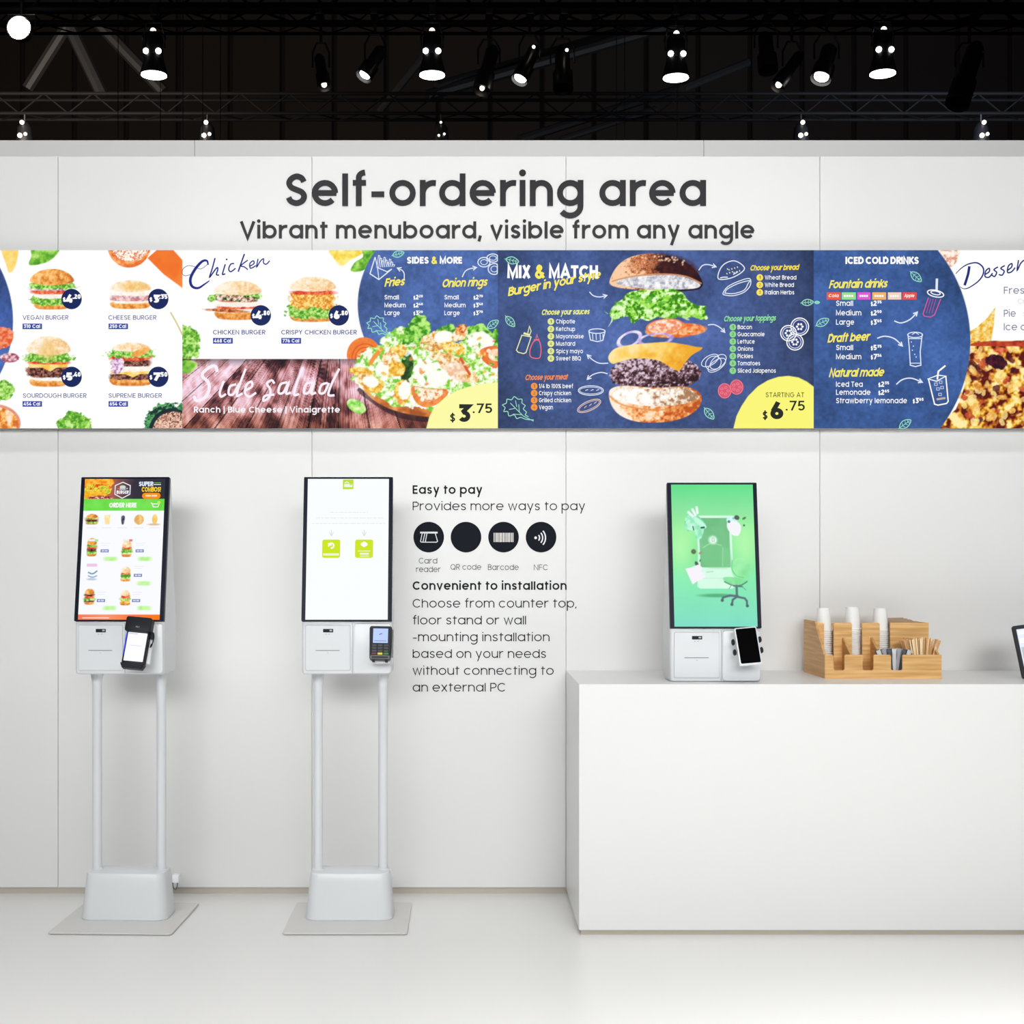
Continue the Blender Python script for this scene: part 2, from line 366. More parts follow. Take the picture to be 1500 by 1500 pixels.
def solid_glyph(ch, w, sx, sz, t):
    """one letter as a raised solid, lower-left of its box at the origin, facing -Y"""
    S, dots, wd = glyph(ch, w); v = []; f = []; ks = [0]
    def add(loop_pairs, cl):
        a, b = loop_pairs; n = len(a); i = len(v); tt = t + .0001 * len(f) / max(1, len(f)) + .00012 * ks[0]; ks[0] += 1
        for y in (-tt, 0):
            v.extend([(p[0] * sx, y, p[1] * sz) for p in a]); v.extend([(p[0] * sx, y, p[1] * sz) for p in b])
        for k in range(n if cl else n - 1):
            j = (k + 1) % n
            f.append((i + k, i + j, i + n + j, i + n + k)); f.append((i + k, i + j, i + 2 * n + j, i + 2 * n + k)); f.append((i + n + k, i + n + j, i + 3 * n + j, i + 3 * n + k))
        if not cl:
            f.append((i, i + n, i + 3 * n, i + 2 * n)); f.append((i + n - 1, i + 2 * n - 1, i + 4 * n - 1, i + 3 * n - 1))
    for pts, cl in S: add(ribbon(pts, cl, w), cl)
    for dx, dy, dr in dots:
        q = arc(dx, dy, dr, dr, 0, 342, 19); i = len(v); n = len(q)
        for y in (-t, 0): v.extend([(p[0] * sx, y, p[1] * sz) for p in q])
        f.append(tuple(range(i, i + n))); f.extend([(i + k, i + (k + 1) % n, i + n + (k + 1) % n, i + n + k) for k in range(n)])
    return v, f, wd
# ---------------------------------------------------------------- pictures on the screens, painted vertex by vertex
# every print (a line of text, a badge, a sketch) becomes its own flat part
def _seg(fn, name):
    def g(s, *a, **k):
        top = s.depth == 0
        if top and (name not in ('sketch_line',) or s.cur != 'sketch_line' or s.brk): s.segs.append((name, len(s.v), len(s.f))); s.cur = name; s.brk = False
        s.depth += 1
        try: return fn(s, *a, **k)
        finally: s.depth -= 1
    return g
for _n, _k in (('poly', 'print_patch'), ('fan', 'print_patch'), ('rect', 'print_patch'), ('disc', 'print_dot'), ('line', 'sketch_line'), ('curve', 'sketch_line'), ('text', 'text_line')):
    setattr(Flat, _n, _seg(getattr(Flat, _n), _k))
def grouped(name):
    def deco(fn):
        def g(f, *a, **k):
            top = f.depth == 0
            if top: f.segs.append((name, len(f.v), len(f.f))); f.cur = name; f.brk = True
            f.depth += 1
            try: return fn(f, *a, **k)
            finally: f.depth -= 1
        return g
    return deco
class Canvas:
    def __init__(s, x0, y0, x1, y1, step, bg, seed=0):
        s.x0, s.y0, s.x1, s.y1 = x0, y0, x1, y1
        s.nx = int(round((x1 - x0) / step)) + 1; s.ny = int(round((y1 - y0) / step)) + 1
        s.step = step; s.X, s.Y = np.meshgrid(np.linspace(x0, x1, s.nx), np.linspace(y0, y1, s.ny))
        s.a = np.ones((s.ny, s.nx, 3)) * np.array(bg, float); s.rng = np.random.RandomState(seed); s.cache = {}
    def noise(s, sc, seed=0, sy=None, oct=3):
        key = (sc, seed, sy, oct)
        if key in s.cache: return s.cache[key]
        out = 0; amp = 1; tot = 0; cx, cy = sc, sy or sc
        rng = np.random.RandomState(seed + 17)
        for o in range(oct):
            gx = (s.X - s.x0) / cx; gy = (s.Y - s.y0) / cy
            g = rng.rand(int(gy.max()) + 3, int(gx.max()) + 3)
            ix = gx.astype(int); iy = gy.astype(int); fx = gx - ix; fy = gy - iy
            fx = fx * fx * (3 - 2 * fx); fy = fy * fy * (3 - 2 * fy)
            v = (g[iy, ix] * (1 - fx) + g[iy, ix + 1] * fx) * (1 - fy) + (g[iy + 1, ix] * (1 - fx) + g[iy + 1, ix + 1] * fx) * fy
            out = out + v * amp; tot += amp; amp *= .6; cx /= 2; cy /= 2
        out = out / tot; s.cache[key] = out; return out
    def ramp(s, t, cols):
        t = np.clip(t, 0, 1) * (len(cols) - 1); i = np.minimum(t.astype(int), len(cols) - 2); f = (t - i)[..., None]
        c = np.array(cols, float); return c[i] * (1 - f) + c[i + 1] * f
    def win(s, x0, y0, x1, y1):
        i0 = max(0, int((x0 - s.x0) / s.step) - 2); i1 = min(s.nx, int((x1 - s.x0) / s.step) + 3)
        j0 = max(0, int((y0 - s.y0) / s.step) - 2); j1 = min(s.ny, int((y1 - s.y0) / s.step) + 3)
        return (slice(j0, j1), slice(i0, i1)) if i1 > i0 and j1 > j0 else None
    def put(s, w, mask, colr):
        m = np.clip(mask, 0, 1)[..., None]; s.a[w] = s.a[w] * (1 - m) + colr * m
    def color(s, w, cols, ns, seed, con, t=None):
        if len(cols) == 1: return np.array(cols[0], float) * np.ones(s.X[w].shape + (3,))
        n = s.noise(ns, seed)[w]; v = .5 + (n - .5) * con
        if t is not None: v = v + t
        return s.ramp(v, cols)
    def blob(s, cx, cy, rx, ry, cols, p=2.0, rot=0, jag=0, js=5, ns=5, con=2.2, shade=0, soft=1.0, seed=0, ring=0, al=1.0):
        m = max(rx, ry) * 1.25; w = s.win(cx - m, cy - m, cx + m, cy + m)
        if w is None: return
        dx, dy = s.X[w] - cx, s.Y[w] - cy; c, n = math.cos(R(rot)), math.sin(R(rot))
        u = (dx * c + dy * n) / rx; v = (-dx * n + dy * c) / ry
        r = (np.abs(u) ** p + np.abs(v) ** p) ** (1 / p)
        if jag: r = r + (s.noise(js, seed + 3)[w] - .5) * jag
        mk = np.clip((1 - r) * min(rx, ry) / soft + .5, 0, 1)
        if ring: mk = mk * np.clip((r - ring) * min(rx, ry) / soft + .5, 0, 1)
        col = s.color(w, cols, ns, seed, con, None if not shade else -(u * .6 + v) * shade)
        s.put(w, mk * al, col)
    def poly(s, pts, cols, ns=5, con=2.2, seed=0, soft=1.0, smooth=True, grad=None, al=1.0):
        if smooth: pts = spline(pts, 4, True)
        xs = [p[0] for p in pts]; ys = [p[1] for p in pts]
        w = s.win(min(xs), min(ys), max(xs), max(ys))
        if w is None: return
        X, Y = s.X[w], s.Y[w]; ins = np.zeros(X.shape, bool); dist = np.full(X.shape, 1e9)
        for (ax, ay), (bx_, by) in zip(pts, pts[1:] + pts[:1]):
            cond = (ay > Y) != (by > Y)
            with np.errstate(all='ignore'): xi = (bx_ - ax) * (Y - ay) / (by - ay if by != ay else 1e-9) + ax
            ins ^= cond & (X < xi)
            ex, ey = bx_ - ax, by - ay; l = ex * ex + ey * ey + 1e-12
            t = np.clip(((X - ax) * ex + (Y - ay) * ey) / l, 0, 1)
            dist = np.minimum(dist, np.hypot(X - ax - t * ex, Y - ay - t * ey))
        sd = np.where(ins, dist, -dist); mk = np.clip(sd / soft + .5, 0, 1)
        t = None
        if grad: gx0, gy0, gx1, gy1, ga = grad; l = (gx1 - gx0) ** 2 + (gy1 - gy0) ** 2; t = (((X - gx0) * (gx1 - gx0) + (Y - gy0) * (gy1 - gy0)) / l - .5) * ga
        s.put(w, mk * al, s.color(w, cols, ns, seed, con, t))
    def stroke(s, pts, wd, cols, smooth=True, closed=False, seed=0, ns=4, al=1.0):
        if smooth: pts = spline(pts, 4, closed)
        if closed: pts = list(pts) + [pts[0]]
        xs = [p[0] for p in pts]; ys = [p[1] for p in pts]; w = s.win(min(xs) - wd, min(ys) - wd, max(xs) + wd, max(ys) + wd)
        if w is None: return
        X, Y = s.X[w], s.Y[w]; dist = np.full(X.shape, 1e9)
        for (ax, ay), (bx_, by) in zip(pts, pts[1:]):
            ex, ey = bx_ - ax, by - ay; l = ex * ex + ey * ey + 1e-12
            t = np.clip(((X - ax) * ex + (Y - ay) * ey) / l, 0, 1); dist = np.minimum(dist, np.hypot(X - ax - t * ex, Y - ay - t * ey))
        s.put(w, np.clip(wd / 2 - dist + .5, 0, 1) * al, s.color(w, cols, ns, seed, 2))
    def build(s, name, fmap, parent=None, label=None):
        v = np.array([fmap(x, y, 0) for x, y in zip(s.X.ravel(), s.Y.ravel())], np.float32)
        i = np.arange(s.nx * s.ny).reshape(s.ny, s.nx)
        q = np.stack([i[1:, :-1], i[1:, 1:], i[:-1, 1:], i[:-1, :-1]], -1).reshape(-1, 4)
        me = D.meshes.new(name); me.vertices.add(len(v)); me.vertices.foreach_set('co', v.ravel())
        me.loops.add(q.size); me.loops.foreach_set('vertex_index', q.ravel().astype(np.int32))
        me.polygons.add(len(q)); me.polygons.foreach_set('loop_start', np.arange(0, q.size, 4, dtype=np.int32))
        me.update(calc_edges=True)
        at = me.color_attributes.new('Col', 'FLOAT_COLOR', 'POINT'); c = np.ones((len(v), 4), np.float32)
        c[:, :3] = s2l(np.clip(s.a.reshape(-1, 3), 0, 255) / 255); at.data.foreach_set('color', c.ravel())
        return obj(name, me, M_SCREEN, parent, label=label)
# ---------------------------------------------------------------- the setting
fl = struct(obj('floor', bx(-7.5, 7.5, -9.5, .08, -.05, 0), FLOOR))
wall = struct(obj('wall_back', bx(-6.45, 6.45, .008, .10, 0, 3.0), JOINT))
PW = 372 * ZW / F; X0 = (85 - PX) * ZW / F; TOPZ = CH + (PY - 229) * ZW / F
for k in range(-5, 7):
    x = X0 + k * PW
    if x < -6.2 or x + PW > 6.6: continue
    b = bmesh.new(); box(b, .0009, PW - .0009, 0, .03, .026, TOPZ, .0008, 1)
    obj('panel', b, WHITE, wall, (x, 0, 0))
struct(obj('baseboard_back', bx(-6.4, 6.4, .006, .012, 0, .021), SKIRT))
fas = struct(obj('wall_upper', bx(-7.0, 7.0, .92, 1.05, 2.4, 3.36), JOINT))
FZ = ZW + .9; FW = 746 * FZ / F; FX = (285 - PX) * FZ / F; FT = CH + (PY - 205.5) * FZ / F
for k in range(-3, 3):
    x = FX + k * FW
    obj('panel', box(bmesh.new(), .0008, FW - .0008, 0, .03, 2.4, FT, .001, 1), FASCIA, fas, (x, .9, 0))
# ---------------------------------------------------------------- header lettering
def header(name, txt, px0, px1, base, cap, w, label, t=.004):
    wsum = 0; lay = []
    for ch in txt:
        if ch == ' ': wsum += .36; continue
        wd = glyph(ch, w)[2]; lay.append((ch, wsum)); wsum += wd + .125
    wsum -= .125
    S = ZW / F; sx = (px1 - px0) * S / wsum; sz = cap * S
    t0 = P(px0, base); root = thing(name, label, 'sign', (t0.x, -.0005, t0.z))
    for ch, ox in lay:
        v, f, wd = solid_glyph(ch, w, sx, sz, t)
        obj('letter', mesh_from('letter', v, f), INK, root, (ox * sx, 0, 0))
header('header_lettering', 'Self-ordering area', 418, 1034, 302, 47.5, .175, 'large black raised lettering reading Self-ordering area above the menu screens')
header('subtitle_lettering', 'Vibrant menuboard, visible from any angle', 352, 1105, 349.5, 25, .17, 'smaller black lettering line Vibrant menuboard, visible from any angle, under the big heading', .003)
# ---------------------------------------------------------------- printed text on the wall
def wmap(x, y, lay): q = P(x, y); return (q.x, -.0008 - lay * .0006, q.z)
def wall_text(name, lines, label):
    root = thing(name, label, 'sign', (0, 0, 0))
    for (txt, x, y, cap, w, wid) in lines:
        f = Flat(wmap); f.text(txt, x, y, cap, (28, 26, 30), w, wid); f.build('text_line', M_PRINT, root)
wall_text('pay_heading', [('Easy to pay', 604.5, 723.5, 12.6, .18, 102)], 'bold black wall text Easy to pay right of the second kiosk')
wall_text('pay_caption', [('Provides more ways to pay', 604.5, 747.5, 12.6, .105, 252.5)], 'thin dark wall text Provides more ways to pay above the round icons')
wall_text('installation_heading', [('Convenient to installation', 604.5, 864, 12.4, .18, 225.5)], 'bold black wall text Convenient to installation below the round icons')
wall_text('installation_text', [('Choose from counter top,', 604.5, 890, 12.6, .105, 240), ('floor stand or wall', 604.5, 914.7, 12.6, .105, 166), ('-mounting installation', 604.5, 939.3, 12.6, .105, 200.5),
    ('based on your needs', 604.5, 963.8, 12.6, .105, 195.5), ('without connecting to', 604.5, 988.5, 12.6, .105, 206.5), ('an external PC', 604.5, 1013, 12.6, .105, 136)],
    'six-line thin dark wall paragraph starting Choose from counter top')
def icon(cx, name, label, words, draw):
    root = thing(name, label, 'sign', (0, 0, 0))
    c = P(cx, 786.8)
    b = bmesh.new(); lathe(b, [(22.4 * ZW / F, 0), (22.4 * ZW / F, .0012), (22.0 * ZW / F, .0016)], 48)
    obj('disc', b, mat('disc_black', (.004, .006, .012), .5, spec=.08, vary=(3, .1)), root, (c.x, -.0002, c.z), (R(90), 0, 0))
    def m(x, y, lay): q = P(x, y); return (q.x, -.0024 - lay * .0004, q.z)
    if draw:
        f = Flat(m); draw(f, cx, 787); f.build('symbol', M_PRINT, root)
    for t, y, x0, w in words:
        f = Flat(wmap); f.text(t, x0, y, 8.2, (70, 66, 68), .10, w); f.build('caption', M_PRINT, root)
def d_card(f, cx, cy):
    c = (225, 225, 228)
    f.line([(cx - 12.5, cy - 6.8), (cx + 13, cy - 6.8)], 2.6, c); f.line([(cx - 9.5, cy - 6), (cx - 12, cy + 6.2), (cx - 10.5, cy + 7.2), (cx + 11.5, cy + 7.2), (cx + 13, cy + 6), (cx + 9.5, cy - 6)], 1.2, c)
    f.line([(cx - 5.5, cy - 6), (cx - 8.5, cy + 7)], 1.3, c); f.line([(cx - 2.5, cy - 6), (cx - 5, cy + 7)], 1.3, c)
def d_bar(f, cx, cy):
    rng = random.Random(4); x = cx - 14.5
    while x < cx + 14:
        w = rng.choice([.7, 1.1, 1.8, 2.4]); f.rect(x, cy - 6.5, min(x + w, cx + 14.6), cy + 7, (225, 222, 218)); x += w + rng.choice([.5, .8, 1.0])
def d_nfc(f, cx, cy):
    f.disc(cx - 8, cy + .8, 2.0, (235, 235, 238))
    for i, r in enumerate((6, 10.8, 15.2)): f.line([(cx - 8 + x, cy + .8 + y) for x, y in arc(0, 0, r * .95, r, -42, 42, 10)], 1.9, (235, 235, 238))
icon(628, 'card_reader_icon', 'round black wall icon with a swiped card symbol', [('Card', 825.5, 613.5, 27), ('reader', 838, 609.5, 36)], d_card)
icon(682.6, 'code_icon', 'plain round black wall icon captioned QR code', [('QR code', 834.6, 660, 45)], None)
icon(737.6, 'barcode_icon', 'round black wall icon with white barcode stripes', [('Barcode', 835, 714.8, 45)], d_bar)
icon(792.6, 'contactless_icon', 'round black wall icon with radio wave arcs captioned NFC', [('NFC', 835.2, 782, 20.5)], d_nfc)
# ---------------------------------------------------------------- counter
cx0 = (848 - PX) * 5.0 / F
ct = thing('counter', 'long white laminate service counter standing against the wall at right', 'counter', (cx0, -.625, 0))
b = bmesh.new(); box(b, 0, 4.3, 0, .619, .018, .92, .0025, 2); obj('body', b, COUNTER, ct)
obj('plinth', bx(.008, 4.29, .008, .61, 0, .018), SKIRT, ct)
# ---------------------------------------------------------------- kiosks
HB, TOPB = .198, .744        # printer box height, top of the screen above the base of the head
LEAN = math.atan2(.088, TOPB - HB); SH = math.hypot(.088, TOPB - HB); SW = .339
def make_head(root):
    prof = [(.012, 0), (.003, .004), (0, .014), (0, .19), (.004, HB), (.016 + .088, TOPB - .004), (.112, TOPB - .003), (.122, .70), (.128, .60), (.150, .40), (.178, .26), (.19, .2), (.19, .03), (.18, .004), (.172, 0)]
    b = bmesh.new(); Wd = .1685
    for sgn in (1,):
        rows = []
        for x, k in ((-Wd, .9), (-Wd + .0035, .3), (-Wd + .01, 0), (Wd - .01, 0), (Wd - .0035, .3), (Wd, .9)):
            cyy = .08; czz = .3
            rows.append([b.verts.new((x, y + k * (.010 if y < cyy else -.010) * .8, z + k * (.008 if z < .1 else (-.004 if z > .7 else 0)))) for y, z in prof])
        n = len(prof)
        for a, c in zip(rows, rows[1:]):
            for k in range(n): b.faces.new((a[k], a[(k + 1) % n], c[(k + 1) % n], c[k]))
        b.faces.new(rows[0][::-1]); b.faces.new(rows[-1])
    bmesh.ops.triangulate(b, faces=[f for f in b.faces if len(f.verts) > 4])
    obj('casing', b, KW, root, smooth=True)
    # printer door; the grey slab behind it paints the shade of its gap
    obj('door_gap_shade', slab_xz(bmesh.new(), -.1555, .0145, .0145, .1865, .006, -.0008, .0, .0002), KGREY, root)
    d = obj('printer_door', slab_xz(bmesh.new(), -.154, .013, .016, .185, .005, -.0038, .0005, .0012), KW2, root)
    obj('scanner_window', slab_xz(bmesh.new(), -.0885, -.0505, .1585, .1715, .0015, -.0048, -.0036, .0004), BLACK, d)
    obj('scanner_lens', slab_xz(bmesh.new(), -.0640, -.0545, .1625, .1685, .0015, -.0052, -.0046, .0003), mat('lens_grey', (.5, .5, .52), .2, vary=(9, .1)), d)
    obj('receipt_slot', slab_xz(bmesh.new(), -.1165, -.0265, .0893, .0917, .0005, -.0043, -.0036, .0002), mat('slot_dark', (.16, .16, .17), .5, vary=(9, .1)), d)
    f = Flat(lambda x, y, l: (x, -.0040, y)); g = (150, 152, 156)
    for x in (-.078, -.066): f.line([(x - .002, .1515), (x + .002, .1515)], .0022, g)
    f.line([(-.0725, .083), (-.0705, .080), (-.0685, .083)], .0009, g)
    f.build('door_marks', M_PRINT, d)
    # payment side module
    obj('module_gap_shade', slab_xz(bmesh.new(), .0195, .0225, .004, .194, .001, -.0006, .0, .0002), KGREY, root)  # grey strip paints the shade of the groove
    obj('side_module', slab_xz(bmesh.new(), .024, .166, .004, .1925, .014, -.006, .002, .004), KW, root, smooth=True)
def screen_frame(root):
    """an empty whose XZ plane is the leaning screen: x -SW/2..SW/2, z 0..SH, facing -y"""
    m = bmesh.new(); slab_xz(m, -SW / 2, SW / 2, 0, SH, .003, -.012, .008, .0008)
    s = obj('screen', m, BEZ, root, (0, .004 - .002, HB + .001), (-LEAN, 0, 0))
    return s
LIT_W = mat('lit_white', (0, 0, 0), .4, emit=(1, 1, 1), es=.95)
AX0, AX1, AZ0, AZ1 = -.1545, .1545, .0055, SH - .0075     # lit area of the portrait screens
def stand(root):
    obj('floor_plate', slab_xy(bmesh.new(), -.229, .229, 0, .45, .014, .0025, .0085, .0015), PLATE, root)
    obj('plate_shade', slab_xy(bmesh.new(), -.225, .225, .004, .446, .012, 0, .0025, .0005), mat('plate_shade_grey', (.16, .155, .15), .8, vary=(8, .1)), root)  # dark sheet that paints the shadow line under the plate
    L = lambda hx, y0, y1, r, z: [(x, y, z) for x, y in rrect(-hx, hx, y0, y1, r, 6)]
    b = bmesh.new(); loft(b, [L(.166, .168, .345, .045, .0085), L(.1675, .166, .347, .046, .013), L(.1655, .168, .345, .045, .022), L(.1535, .185, .335, .038, .150), L(.150, .188, .332, .034, .178), L(.1485, .190, .330, .032, .1815), L(.1455, .194, .326, .029, .1825)])
    obj('base_housing', b, KW, root, smooth=True)
    for s in (-1, 1):
        p = obj('post', tube(bmesh.new(), (0, 0, .178), (0, 0, .946), .0182, 24), KW, root, (s * .125, .262, 0), smooth=True)
        b = bmesh.new(); lathe(b, [(.0195, .90), (.0205, .915), (.027, .9435), (.027, .946)], 24); obj('collar', b, KW, p, smooth=True)
        b = bmesh.new(); lathe(b, [(.022, .1815), (.022, .185), (.0185, .188)], 24); obj('foot_ring', b, KW2, p, smooth=True)
HZ, HY = .944, .13
def floor_kiosk(px, label, yaw=0, xo=0):
    root = thing('floor_kiosk', label, 'kiosk', ((px - PX) / 400, -.625, 0), (0, 0, R(yaw)), 'floor-standing ordering kiosks')
    stand(root); return root
# every head is built in its own empty-free frame: parts go straight under the kiosk, shifted
def head_on(root, dx, dy, dz):
    before = set(root.children); make_head(root); s = screen_frame(root)
    for c in root.children:
        if c not in before: c.location = Vector(c.location) + Vector((dx, dy, dz))
    return s
k1 = floor_kiosk(160, 'white two-legged floor kiosk showing a burger menu, leftmost of the kiosks', -2.0)
s1 = head_on(k1, 0, HY, HZ)
k2 = floor_kiosk(505, 'white two-legged floor kiosk with a blank white screen and two lime buttons', 0)
s2 = head_on(k2, -.004, HY, HZ)
k3 = thing('counter_kiosk', 'white tabletop kiosk with a green screen standing on the counter', 'kiosk', ((1048.2 - PX) * 5.085 / F, 5.085 - ZW, .92))
s3 = head_on(k3, 0, 0, 0)
# plug and lead on the left kiosk's foot
pl = obj('power_plug', slab_xz(bmesh.new(), .17, .196, .135, .165, .005, .245, .275, .003), KW, k1, smooth=True)
b = bmesh.new(); path_tube(b, spline([(.172, .25, .137), (.176, .243, .118), (.186, .24, .112), (.19, .25, .128), (.185, .262, .137)]), .0022); obj('lead', b, CHROME, pl, smooth=True)
b = bmesh.new(); path_tube(b, spline([(.14, .27, .178), (.152, .265, .181), (.160, .262, .165), (.160, .262, .125), (.158, .27, .10)]), .0018); obj('lead', b, KW, k2, smooth=True)
# brackets that carry the payment terminals (parts of the kiosks)
def bracket(root, x, y, z, w, h, d, ang):
    b = bmesh.new(); slab_xz(b, -w / 2, w / 2, -h / 2, h / 2, .006, 0, .012, .002); box(b, -w * .3, w * .3, .01, .01 + d, -h * .25, h * .25, .003)
    obj('terminal_bracket', b, KW, root, (x, y, z), ang, smooth=True)
def local_point(root, p): return root.matrix_world.inverted() @ Vector(p)
# ---------------------------------------------------------------- payment terminals (own things, standing on the brackets)
bpy.context.view_layer.update()
# 1: smart terminal on the left kiosk
def place(px, py, Z): return P(px, py, Z)
q = place(201, 942, 5.045)
bracket(k1, .0935, .060, 1.065, .100, .150, .075, (-R(20), R(3), 0))
t1 = thing('smart_terminal', 'black and white handheld card terminal with lit white screen on the left kiosk', 'card terminal', q, (-R(18), R(5), R(-3)))
obj('body', slab_xz(bmesh.new(), -.043, .043, -.094, .04, .009, -.012, .010, .003), BLACK, t1, smooth=True)
obj('printer_head', slab_xz(bmesh.new(), -.049, .047, .038, .094, .008, -.028, .014, .005), BLACK, t1, smooth=True)
s = obj('lit_screen', slab_xz(bmesh.new(), -.036, .036, -.072, .036, .002, -.0135, -.0115, .0003), mat('terminal_white', (0, 0, 0), .3, emit=hexc(250, 250, 255), es=1.0), t1)
f = Flat(lambda x, y, l: (x, -.0140, y)); f.rect(-.033, .030, .0, .0325, (170, 190, 250)); f.rect(-.02, -.014, .022, -.0125, (205, 205, 240)); f.build('screen_print', M_SCREEN, s)
obj('blue_edge', slab_xz(bmesh.new(), -.0425, -.0385, -.050, .036, .001, -.0132, -.0115, .0003), mat('blue_edge', (.005, .03, .6), .3, emit=(.0, .03, .5), es=.5), t1)
b = bmesh.new(); L = lambda i, y: [(-.045 + i, y, -.082), (.045 - i, y, -.082), (.036 - i, y, -.1), (-.036 + i, y, -.1)]; loft(b, [L(0, .01), L(0, -.018), L(.003, -.021)]); obj('bottom_lip', b, BLACK, t1)
f = Flat(lambda x, y, l: (x, -.0284, y)); f.text('NFC', -.008, .058, .006, (150, 150, 155), .2); f.build('head_mark', M_PRINT, t1)
b = bmesh.new(); path_tube(b, spline([(.044, 0, .045), (.056, -.006, .040), (.060, -.006, .020), (.056, -.002, -.004), (.050, .004, -.010), (.050, .012, .004)]), .0022, 8); obj('lead', b, BLACK, t1, smooth=True)
obj('lead_plug', slab_xz(bmesh.new(), .046, .057, .018, .045, .003, -.010, .002, .002), BLACK, t1, smooth=True)
# 2: keypad terminal on the second kiosk
q = place(557.5, 943, 5.05)
bracket(k2, .128, .069, 1.050, .070, .120, .068, (-R(12), R(0), 0))
t2 = thing('keypad_terminal', 'black card terminal with blue display and coloured keys on the second kiosk', 'card terminal', q, (-R(14), R(1), 0))
b = bmesh.new(); LL = lambda i, y: [(x * (1 + .03 * (1 if z > 0 else -1)) , y, z) for x, z in rrect(-.0405 + i, .0405 - i, -.0625 + i, .0645 - i, .009 - i, 5)]
loft(b, [LL(0, .014), LL(0, -.010), LL(.0015, -.0135), LL(.004, -.015)]); obj('body', b, mat('terminal_grey', (.035, .037, .042), .4, vary=(9, .1)), t2, smooth=True)
obj('face', slab_xz(bmesh.new(), -.037, .037, -.044, .060, .005, -.0165, -.0148, .0005), BLACK, t2)
s = obj('lit_display', slab_xz(bmesh.new(), -.0275, .0275, .0, .054, .001, -.0178, -.0164, .0002), mat('display_blue', (0, 0, 0), .3, emit=hexc(165, 190, 242), es=1.0), t2)
f = Flat(lambda x, y, l: (x, -.0181, y)); f.line([(-.005, .031), (.001, .034), (.006, .035)], .003, (90, 110, 160)); f.rect(-.022, .006, .022, .009, (135, 155, 215)); f.build('display_print', M_SCREEN, s)
keym = mat('key_dark', (.03, .032, .036), .5, vary=(9, .2))
for r_ in range(3):
    for c_ in range(3): obj('key', slab_xz(bmesh.new(), -.008, .008, -.0038, .0038, .0015, -.0185, -.0163, .0005), keym, t2, (-.022 + c_ * .022, 0, -.009 - r_ * .0105))
for x, m_ in ((-.022, mat('key_red', hexc(95, 15, 40), .5, vary=(9, .1))), (0, mat('key_yellow', hexc(215, 205, 20), .5, vary=(9, .1))), (.022, mat('key_green', hexc(25, 110, 40), .5, vary=(9, .1)))):
    obj('key', slab_xz(bmesh.new(), -.009, .009, -.0038, .0038, .0015, -.0188, -.0163, .0005), m_, t2, (x, 0, -.040), label={'key_red': 'red cancel key', 'key_yellow': 'yellow key', 'key_green': 'green key'}[m_.name])
obj('card_slot', slab_xz(bmesh.new(), -.036, .036, -.0595, -.047, .003, -.019, -.0145, .001), mat('slot_grey', (.09, .09, .095), .4, vary=(9, .1)), t2)
obj('slot_mouth', slab_xz(bmesh.new(), -.030, .030, -.0565, -.0505, .001, -.0195, -.0188, .0002), BLACK, t2)
obj('swipe_rail', slab_xz(bmesh.new(), .0415, .0465, -.050, .052, .002, -.011, .010, .001), mat('rail_grey', (.10, .10, .11), .35, vary=(9, .1)), t2)
for x in (-.024, .024): obj('foot', slab_xz(bmesh.new(), -.005, .005, -.069, -.061, .002, -.008, .008, .001), BLACK, t2, (x, 0, 0))
# 3: tablet terminal on the counter kiosk
q = place(1095.5, 946.8, 5.0)
bracket(k3, .098, -.068, .137, .07, .09, .062, (-R(16), R(-4), 0))
bpy.context.view_layer.update()
t3 = thing('tablet_terminal', 'white-framed tablet with a dead black screen mounted on the counter kiosk', 'tablet', q, (-R(16), R(-4.5), R(6)))
obj('frame', slab_xz(bmesh.new(), -.0425, .0425, -.071, .071, .007, -.006, .008, .002), KW, t3, smooth=True)
obj('dark_screen', slab_xz(bmesh.new(), -.0375, .0375, -.0635, .0665, .004, -.0068, -.0058, .0003), GLOSSB, t3)
for x, z in ((-.052, .020), (-.052, -.018), (.049, .022), (.049, -.018)):
    b = bmesh.new(); lathe(b, [(.0, -.002), (.0055, -.002), (.0075, .0), (.0075, .012), (.005, .014), (.0, .014)], 14, cap=False)
    bmesh.ops.transform(b, matrix=Matrix.Rotation(R(90), 4, 'X') @ Matrix.Diagonal((.75, 1.5, 1, 1)), verts=b.verts)
    obj('clamp_knob', b, BLACK, t3, (x, .008, z), smooth=True)
# ---------------------------------------------------------------- tablet at the right edge of the counter
q = P(1497.5, 998, 5.18)
tb = thing('counter_tablet', 'black-framed lit tablet leaning on its stand at the right edge of the counter', 'tablet', (q.x, q.y, .9225), (-R(14), R(-8), R(-8)))
obj('frame', slab_xz(bmesh.new(), 0, .155, .0, .205, .008, -.006, .006, .0015), BLACK, tb)
s = obj('lit_screen', slab_xz(bmesh.new(), .014, .143, .016, .19, .002, -.0072, -.0055, .0003), mat('tablet_white', (0, 0, 0), .3, emit=hexc(215, 225, 240), es=1.0), tb)
f = Flat(lambda x, y, l: (x, -.0075, y)); f.rect(.018, .05, .14, .12, (196, 206, 202)); f.rect(.018, .168, .14, .184, (250, 252, 255)); f.rect(.018, .135, .07, .155, (250, 252, 255)); f.build('screen_print', M_SCREEN, s)
b = bmesh.new(); tube(b, (.078, .0, .10), (.078, .085, .027), .005); tube(b, (.045, .085, .027), (.115, .085, .027), .005); obj('stand', b, BLACK, tb)
